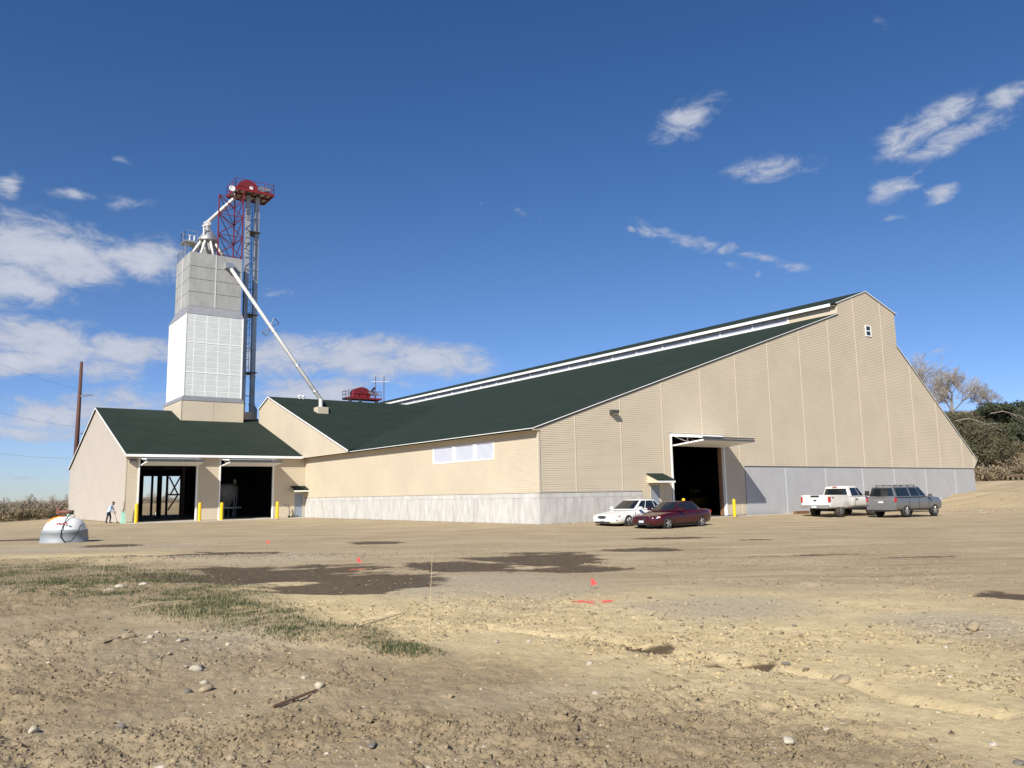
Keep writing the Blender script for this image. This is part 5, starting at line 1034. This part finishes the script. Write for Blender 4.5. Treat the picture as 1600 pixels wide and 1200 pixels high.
def fan(n, r0, r1, half=.66, power=1.0):
    u = rng.uniform(0, 1, n); d = r0 * (r1 / r0) ** (u ** power); a = rng.uniform(-half, half, n)
    return np.stack([CAM.x + d * (np.cos(a) * .587 + np.sin(a) * .81), CAM.y + d * (np.cos(a) * .81 - np.sin(a) * .587)], 1)
def keep(xy, p): return xy[rng.uniform(0, 1, len(xy)) < p]
CL1 = mat('dry dirt clod', (.32, .25, .155), .95, var=.15, vscale=6); CL2 = mat('shade toned clod', (.18, .135, .082), .95, var=.15, vscale=6)  # second tone darker: shadow specks of the clods put into colour
def f_clod(n): xy = fan(n, 4.2, 30); w = sstep((fbm(xy[:, 0], xy[:, 1], 1.6, 3, 8) + .06) / .2) * .9 + .06; return keep(xy, w)
scatter('dirt_clods', 100000, f_clod, lambda n, xy: np.minimum(rng.gamma(1.7, .0042, n) + .003, .027), [DIRT, DIRT, DIRT, CL2], ('loose clods of dry dirt all over the yard', 'dirt clods'), (.6, 1.4), .5)
def f_big(n): xy = fan(n, 8, 42); w = sstep((fbm(xy[:, 0], xy[:, 1], 2.2, 4, 18) + .0) / .16); return keep(xy, w)
scatter('dirt_clods', 20000, f_big, lambda n, xy: np.minimum(rng.gamma(2, .006, n) + .005, .032), [DIRT, DIRT, DIRT, CL2], ('coarse crumbs of dirt in bands across the yard', 'dirt clods'), (.4, 1.1), .45)
def litter(n, r0, r1, mats, lab):
    xy = fan(n, r0, r1); xy = keep(xy, .1 + .9 * sstep((fbm(xy[:, 0], xy[:, 1], 2.0, 4, 61) + .02) / .15)); n = len(xy); l = rng.gamma(2, .028, n) + .02; a = rng.uniform(0, 2 * pi, n); w = rng.uniform(.001, .0025, n)
    dx, dy = np.cos(a) * l, np.sin(a) * l; nx_, ny_ = -np.sin(a) * w, np.cos(a) * w; z0 = height(xy[:, 0], xy[:, 1]) + .006; z1 = height(xy[:, 0] + dx, xy[:, 1] + dy) + rng.uniform(.006, .035, n)
    P = np.stack([np.stack([xy[:, 0] - nx_, xy[:, 1] - ny_, z0], 1), np.stack([xy[:, 0] + nx_, xy[:, 1] + ny_, z0], 1), np.stack([xy[:, 0] + dx + nx_, xy[:, 1] + dy + ny_, z1], 1), np.stack([xy[:, 0] + dx - nx_, xy[:, 1] + dy - ny_, z1], 1), np.stack([xy[:, 0], xy[:, 1], z0 + 2 * w], 1), np.stack([xy[:, 0] + dx, xy[:, 1] + dy, z1 + 2 * w], 1)], 1).reshape(-1, 3)
    b = (np.arange(n) * 6)[:, None]; T = np.concatenate([b + np.array(t) for t in ((0, 3, 5), (0, 5, 4), (1, 4, 5), (1, 5, 2))], 1).reshape(-1, 3); me = rawmesh('straw_litter', P, T)
    for m in mats: me.materials.append(m)
    me.polygons.foreach_set('material_index', np.repeat(rng.integers(0, len(mats), n), 4)); o = link('straw_litter', me, kind='stuff'); o['label'] = lab; o['category'] = 'litter'
litter(1900, 4.3, 26, [mat('dull straw', (.36, .285, .17), .9), MATS['brown weathered stick'], mat('grey twig litter', (.20, .155, .10), .9)], 'bits of straw and twig littering the bare dirt')
def f_peb(n):
    xy = fan(n, 4.2, 40); g = mask(xy[:, 0], xy[:, 1], GRAV, .6, .6, 55, 2); w = .10 + .55 * g + .25 * mask(xy[:, 0], xy[:, 1], DAMP, .5, .5, 60); return keep(xy, np.clip(w, 0, 1))
scatter('gravel', 34000, f_peb, lambda n, xy: np.minimum(rng.gamma(1.6, .0038, n) + .003, .02), [ST2, ST1, ST1, ST4, ST2, ST1, ST3, ST2], ('loose gravel and pebbles on the yard', 'gravel'), (.4, .8), .25)
bx_ = np.array([(-20.5, -9.0)])
def f_berm(n): return np.stack([rng.normal(0, 3.2, n), rng.normal(0, .7, n)], 1) @ np.array([[RX, RY], [-RY, RX]]) + np.array([-20.5, -9.0])
scatter('gravel', 2500, f_berm, lambda n, xy: rng.gamma(2, .009, n) + .006, [ST1, ST1, ST3], ('gravel berm in front of the tank', 'gravel'), (.4, .8), .25)
def f_rub(n): return np.stack([rng.uniform(31, 52, n), rng.normal(-6.5, 1.6, n)], 1)
scatter('rubble', 900, f_rub, lambda n, xy: rng.gamma(2, .018, n) + .012, [ST1, ST1, ST2, ST1], ('pale rubble at the foot of the dirt bank', 'rubble'), (.4, .8), .25)
def f_wallgrav(n): return np.concatenate([np.stack([rng.uniform(-.5, 10, n // 2), -np.abs(rng.normal(.15, .35, n // 2))], 1), np.stack([-np.abs(rng.normal(.15, .3, n // 2)), rng.uniform(0, 30, n // 2)], 1)])
scatter('gravel', 4000, f_wallgrav, lambda n, xy: rng.gamma(2, .010, n) + .008, [ST2, ST1, ST3], ('gravel along the foot of the concrete wall', 'gravel'), (.4, .8), .25)

# ------------------------------------------------------------------ grass
GR = [mat('green grass blade', (.060, .085, .025), .7), mat('dark grass blade', (.040, .055, .022), .7), mat('dry grass blade', (.28, .225, .12), .8)]
def grass(name, n, pick, hmin, hmax, wd, mats, probs, lab):
    xy = pick(n); n = len(xy); z = height(xy[:, 0], xy[:, 1]); h = rng.uniform(hmin, hmax, n) * (.5 + 1.0 * vnoise(xy[:, 0] / .5, xy[:, 1] / .5, 3)); a = rng.uniform(0, 2 * pi, n); lean = rng.uniform(.1, .8, n) * h; la = rng.uniform(0, 2 * pi, n); w = wd * rng.uniform(.7, 1.4, n)
    dx, dy = np.cos(a) * w, np.sin(a) * w; lx, ly = np.cos(la) * lean, np.sin(la) * lean
    P = np.stack([np.stack([xy[:, 0] - dx, xy[:, 1] - dy, z - .01], 1), np.stack([xy[:, 0] + dx, xy[:, 1] + dy, z - .01], 1), np.stack([xy[:, 0] + lx * .35 + dx * .6, xy[:, 1] + ly * .35 + dy * .6, z + h * .6], 1), np.stack([xy[:, 0] + lx * .35 - dx * .6, xy[:, 1] + ly * .35 - dy * .6, z + h * .6], 1), np.stack([xy[:, 0] + lx, xy[:, 1] + ly, z + h * .93], 1)], 1).reshape(-1, 3)
    b = (np.arange(n) * 5)[:, None]; T = np.concatenate([b + np.array([0, 1, 2]), b + np.array([0, 2, 3]), b + np.array([3, 2, 4])], 1).reshape(-1, 3)
    me = rawmesh(name, P, T)
    for m in mats: me.materials.append(m)
    me.polygons.foreach_set('material_index', np.repeat(rng.choice(len(mats), n, p=probs), 3)); o = link(name, me, kind='stuff'); o['label'] = lab; o['category'] = 'grass'
def g_pick(n):
    k = rng.integers(0, len(GPOLY) - 1, n); P_ = np.array(GPOLY); t = rng.uniform(0, 1, n)[:, None]; c = P_[k] * (1 - t) + P_[k + 1] * t
    xy = c[:, :2] + rng.normal(0, .75, (n, 2)) * c[:, 2:]; w = gmask(xy[:, 0], xy[:, 1], .9, .45) * (.12 + .88 * sstep((fbm(xy[:, 0], xy[:, 1], .8, 5, 33, .65) + .05) / .14)); return keep(xy, w * np.clip(1.05 - .17 * k, .2, 1))
grass('grass', 190000, g_pick, .018, .055, .0042, GR, [.44, .34, .22], 'short patchy green grass strip in the left foreground')
grass('dry_grass', 7000, lambda n: keep(g_pick(n * 3), .33), .04, .16, .0026, GR[2:] , [1.], 'thin dry grass stems standing among the green grass')
def w_pick(n):
    x = rng.uniform(-36, -6, n); y = rng.uniform(58, 115, n); xy = np.stack([x, y], 1); dc = np.hypot(x - CAM.x, y - CAM.y); ok = (dc > 98 + 5 * fbm(x, y, 5, 3, 44)) & (rectd(x, y, -15.2, 51, 30, 66) > .3); xy = xy[ok]; return keep(xy, .06 + .94 * sstep((fbm(xy[:, 0], xy[:, 1], 4, 4, 45) - .02) / .16))
WEED = [mat('tan weed stem', (.34, .27, .16), .85), mat('grey brush twig', (.19, .15, .115), .9), mat('olive weed', (.13, .12, .055), .85)]
grass('weeds', 26000, w_pick, .08, .42, .02, WEED, [.46, .40, .14], 'rough dry weeds beyond the left edge of the dirt pad')
def h_pick(n):
    d = rng.uniform(140, 205, n); a = rad(61) + rng.uniform(0, rad(12), n); return np.stack([CAM.x + d * np.sin(a), CAM.y + d * np.cos(a)], 1)
grass('weeds', 30000, h_pick, .2, .9, .03, WEED, [.55, .25, .2], 'rough dry brush covering the hillside behind the shed')
# ------------------------------------------------------------------ trees and shrubs
def bare_tree(seed, h, mtrunk, mtwig, spread=.62, levels=5, tw=.03, l0=.34, kk=(3, 4), lr=(.60, .84)):
    r = random.Random(seed); trunk = MB(); tw_ = MB()
    def grow(p, d, ln, rad_, lv):
        pts = [p]; q = p
        for i in range(3):
            d = (d + Vector((r.gauss(0, .10), r.gauss(0, .10), r.gauss(.04, .06)))).normalized(); q = q + d * ln / 3; pts.append(q)
        rs = [rad_, rad_ * .9, rad_ * .78, rad_ * .64]
        (trunk if lv >= levels - 2 else tw_).tube(pts, rs, 7 if lv >= levels - 1 else 4 if lv > 1 else 3, cap=False)
        if lv == 0: return
        k = r.randint(*kk) if lv > 1 else r.randint(4, 6)
        for i in range(k):
            t = r.uniform(.35, 1); b = pts[min(3, int(t * 3) + (1 if t > .66 else 0))] if i else pts[3]
            ax = Vector((r.gauss(0, 1), r.gauss(0, 1), r.gauss(.15, .6))).normalized(); nd = (d + ax * spread * r.uniform(.7, 1.3)).normalized()
            grow(b, nd, ln * r.uniform(*lr), max(tw, rad_ * r.uniform(.45, .62)), lv - 1)
    grow(Vector((0, 0, -.3)), Vector((0, 0, 1)), h * l0, h * .028, levels)
    return trunk.mesh('trunk', mtrunk, True), tw_.mesh('crown', mtwig)
BARK = mat('grey cottonwood bark', (.26, .215, .17), .9, var=.25, vscale=3); TWIG = mat('pale bare twigs', (.33, .285, .24), .9, var=.15, vscale=2); TWG2 = mat('grey brown far twigs', (.36, .305, .235), .9, var=.15, vscale=.2); FAR = mat('far trunk', (.16, .125, .10), .9)
def az_pt(az, d): return CAM.x + d * sin(rad(az)), CAM.y + d * cos(rad(az))
for az, d, top, seed, lab, sp in ((63.5, 186, 28.6, 4, 'bare pale cottonwood tallest of the hilltop trees, left behind the gable', .78), (64.95, 190, 28.0, 14, 'broad bare cottonwood in the middle of the hilltop trees', .85), (67.1, 192, 25.0, 27, 'smaller bare cottonwood with a fan shaped crown on the right of the hilltop', .9)):
    x, y = az_pt(az, d); g = gz(x, y); t = thing('bare_tree', lab, 'tree', (x, y, g), random.uniform(0, 6), group='bare trees on the hill'); a, b = bare_tree(seed, (top - g) * 1.0, BARK, TWIG, sp, 6, .017, .27, (3, 4), (.68, .92)); link('trunk', a, t); link('crown', b, t)
# evergreens and brush on the hillside
def leafy(seed, w, h, m, n=1700, leaf=.22, lobes=9, stem=None):
    r = np.random.default_rng(seed); C = np.stack([r.normal(0, w * .30, lobes), r.normal(0, w * .30, lobes), r.uniform(.25, .85, lobes) * h], 1); R_ = r.uniform(.22, .42, lobes) * w
    k = r.integers(0, lobes, n); d = r.normal(size=(n, 3)); d /= np.linalg.norm(d, axis=1)[:, None]; p = C[k] + d * (R_[k] * r.uniform(.55, 1.08, n))[:, None] * np.array([1, 1, .75]); p[:, 2] = np.maximum(p[:, 2], .05)
    u = r.normal(size=(n, 3)); u /= np.linalg.norm(u, axis=1)[:, None]; v = np.cross(u, d + .01); v /= np.linalg.norm(v, axis=1)[:, None]; s = leaf * r.uniform(.5, 1.3, n)[:, None]
    P = np.stack([p - u * s, p + v * s * .6, p + u * s * 1.2, p - v * s * .5], 1).reshape(-1, 3); T = np.arange(n * 4).reshape(-1, 4); me = rawmesh('crown', P, T); me.materials.append(m); return me
JUN = mat('juniper foliage', (.030, .042, .020), .85, col2=(.060, .066, .030), vscale=.6); OLV = mat('olive brush foliage', (.085, .078, .036), .9, col2=(.055, .052, .026), vscale=.5); TANB = mat('tan brush foliage', (.23, .18, .105), .9, col2=(.15, .115, .07), vscale=.5)
jm = [leafy(31 + i, 4.2, 4.6, JUN, 2600, .24) for i in range(3)]; om = [leafy(51 + i, 5.2, 3.0, OLV, 3600, .17, 14) for i in range(3)]; tm_ = [leafy(71 + i, 2.6, 1.3, TANB, 900, .14, 8) for i in range(2)]
stm = MB().tube([(0, 0, -.4), (.1, 0, 1.2), (.05, .1, 2.4)], [.16, .12, .07], 7).mesh('trunk', FAR, True)
R4 = random.Random(12)
def bush(kind, az, d, sc, lab, grp, name):
    x, y = az_pt(az, d); t = thing(name, lab, 'shrub' if name != 'juniper_tree' else 'tree', (x, y, gz(x, y) - .1), R4.uniform(0, 6.28), grp); o = link('crown', R4.choice(kind), t); o.scale = (sc, sc, sc * R4.uniform(.85, 1.15)); s = link('trunk', stm, t); s.scale = (sc * .8,) * 3
for az, d, sc in ((66.9, 178, .85), (67.5, 176, .95), (68.0, 174, .9), (68.6, 176, 1.0), (69.3, 168, .9), (67.2, 165, .7), (66.4, 168, .6), (68.4, 162, .8), (69.4, 160, .9), (70.3, 166, 1.0), (68.9, 158, .8), (67.9, 160, .7)): bush(jm, az, d, sc, 'dark green juniper on the upper slope at the right edge', 'junipers on the hill', 'juniper_tree')
for az, d, sc in ((64.0, 168, 1.2), (64.6, 172, 1.2), (65.2, 166, 1.3), (65.9, 169, 1.2), (66.6, 163, 1.2), (64.4, 158, 1.2), (65.1, 154, 1.2), (65.8, 156, 1.3), (66.5, 152, 1.15), (67.0, 157, 1.0), (65.5, 147, 1.1), (66.1, 145, 1.1), (66.8, 146, 1.0), (67.3, 151, .9), (63.6, 176, 1.2), (66.0, 160, 1.2), (63.2, 166, 1.2), (64.8, 148, 1.1), (64.1, 150, 1.1)): bush(om, az, d, sc, 'dense olive brown brush on the lower slope behind the gable', 'brush thicket on the hill', 'hillside_shrub')
for i in range(46): bush(tm_, R4.uniform(62.5, 70.5), R4.uniform(116, 165), R4.uniform(.6, 1.3), 'low tan sage clump on the dry slope by the rail bank', 'sage clumps on the slope', 'sage_shrub')
for az, d, l, zt, lab in ((65.1, 158, 7, 5.2, 'long pale fallen branch hanging over the brush, left one'), (66.3, 163, 8, 3.2, 'pale bent branch reaching right over the olive brush'), (67.0, 166, 7, 4.6, 'pale leaning branch below the right bare tree'), (65.8, 156, 5, 3.4, 'short pale dead branch low in the brush')):
    x, y = az_pt(az, d); b = MB(); rr = random.Random(int(az * 10)); z = gz(x, y) + zt
    pts = [Vector((0, 0, zt)), Vector((l * .3 * .55, -l * .3 * .8, zt + .3)), Vector((l * .65 * .55, -l * .65 * .8, zt - .6)), Vector((l * .55, -l * .8, zt - 1.9))]; b.tube(pts, [.07, .055, .04, .02], 6)
    for k in range(26):
        t = rr.uniform(.2, 1); q = pts[1].lerp(pts[3], t); b.tube([q, q + Vector((rr.gauss(.4, .6), rr.gauss(-.4, .6), rr.gauss(-.9, .6)))], [.022, .008], 4)
    tag(b.build('fallen_branch', TWIG, loc=(x, y, gz(x, y))), lab, 'branch')
# wood of bare trees far off on the left
ft = [bare_tree(200 + i, 8.5, FAR, TWG2, .75, 4, .045) for i in range(4)]
fs_ = [leafy(301 + i, 7, 2.4, mat('far grey brush', (.29, .24, .175), .9, col2=(.22, .18, .13), vscale=.1), 800, .34, 10) for i in range(2)]
for i in range(84):
    az = -3 + 21 * (i + R4.random()) / 84; d = R4.uniform(470, 620); x, y = az_pt(az, d); t = thing('bare_tree', 'grey bare tree in the far wood on the left horizon', 'tree', (x, y, gz(x, y)), R4.uniform(0, 6), 'trees of the far wood'); a, b = ft[i % 4]; s = R4.uniform(.6, 1.05)
    for m_, n in ((a, 'trunk'), (b, 'crown')): o = link(n, m_, t); o.scale = (s, s, s)
    o = link('undergrowth', fs_[i % 2], t); o.scale = (s * 1.2, s * 1.2, s * 1.1)
wd_ = [leafy(401 + i, 1.9, 1.3, m, 700, .10, 8) for i, m in enumerate((TANB, mat('grey sage foliage', (.20, .165, .12), .9, col2=(.13, .105, .075), vscale=1), OLV))]
for i in range(40):
    az = R4.uniform(.5, 6.6); d = 100 + 60 * R4.random() ** 1.6; x, y = az_pt(az, d)
    if x > -15.6 and y < 68: x = -16 - R4.random() * 3
    t = thing('weed_shrub', 'dry tan weed clump at the left edge of the dirt pad', 'shrub', (x, y, gz(x, y) - .05), R4.uniform(0, 6), 'weed clumps left of the shed'); o = link('crown', wd_[i % 3], t); s = R4.uniform(.5, 1.15); o.scale = (s, s, s * 1.1)
for az, d, lab in ((5.35, 103, 'dark fence post, left one of the two beside the weeds'), (5.65, 103.5, 'dark fence post, right one of the two beside the weeds'), (4.75, 108, 'dark boxed post standing alone in the weeds')):
    x, y = az_pt(az, d); tag(MB().box(-.09, .09, -.09, .09, -.2, 1.35 if az > 5 else 1.9).build('fence_post', TIMB, loc=(x, y, gz(x, y))), lab, 'post')
# rail bank on the right: two rails on ties
rb = thing('rail_track', 'rusty rail line running along the foot of the hill', 'rail track', (*az_pt(66, 119.5), 0)); px, py = az_pt(66, 119.5); ux, uy = cos(rad(66)), -sin(rad(66)); gx_ = MB(); zt = gz(px, py)
for s in (-.75, .75): gx_.bar((-40 * ux + s * sin(rad(66)), -40 * uy + s * cos(rad(66)), zt + .32), (60 * ux + s * sin(rad(66)), 60 * uy + s * cos(rad(66)), zt + .32), .09, .16)
gx_.build('rail', RUST, rb); tm2 = MB().bar((-1.3 * sin(rad(66)), -1.3 * cos(rad(66)), zt + .14), (1.3 * sin(rad(66)), 1.3 * cos(rad(66)), zt + .14), .24, .2).mesh('tie', TIMB)
for i in range(60): link('tie', tm2, rb, loc=(ux * (-12 + i * .6), uy * (-12 + i * .6), 0))
# steel power pole with arms and wires
pp = thing('power_pole', 'tall rust brown steel power pole behind the left gable', 'pole', (-14.35, 64.6, -.2)); PT_ = Vector((.05, -.03, 17.5))
MB().tube([(0, 0, -.5), tuple(PT_ * .5), tuple(PT_)], [.30, .24, .155], 14).build('shaft', RUST, pp, smooth=True)
for f, l in ((.775, 1.5), (.535, 1.3)):
    p = PT_ * f; a = MB(); d = Vector((.81, -.587, .12)); a.bar(p + d * .15, p + d * l, .09); a.bar(p + Vector((0, 0, .22)) + d * .15, p + d * l * .75 + Vector((0, 0, .12)), .04); a.build('standoff_arm', DGREY, pp); MB().tube([p + d * .1 - Vector((0, 0, .12)), p + d * .22 + Vector((0, 0, .10))], .06, 8).build('insulator', LOUVR, pp)
wr = thing('power_wires', 'thin wires sagging from the power pole towards the upper left', 'wires', (-14.35, 64.6, 0))
for f in (.80, .56, .36):
    a = Vector((-.2, .2, 17.4 * f + .3)); b = a + Vector((-20, -45, .5)); pts = [a.lerp(b, t) - Vector((0, 0, 4 * .8 * t * (1 - t))) for t in np.linspace(0, 1, 14)]; MB().tube(pts, .008, 4).build('wire', DGREY, wr)
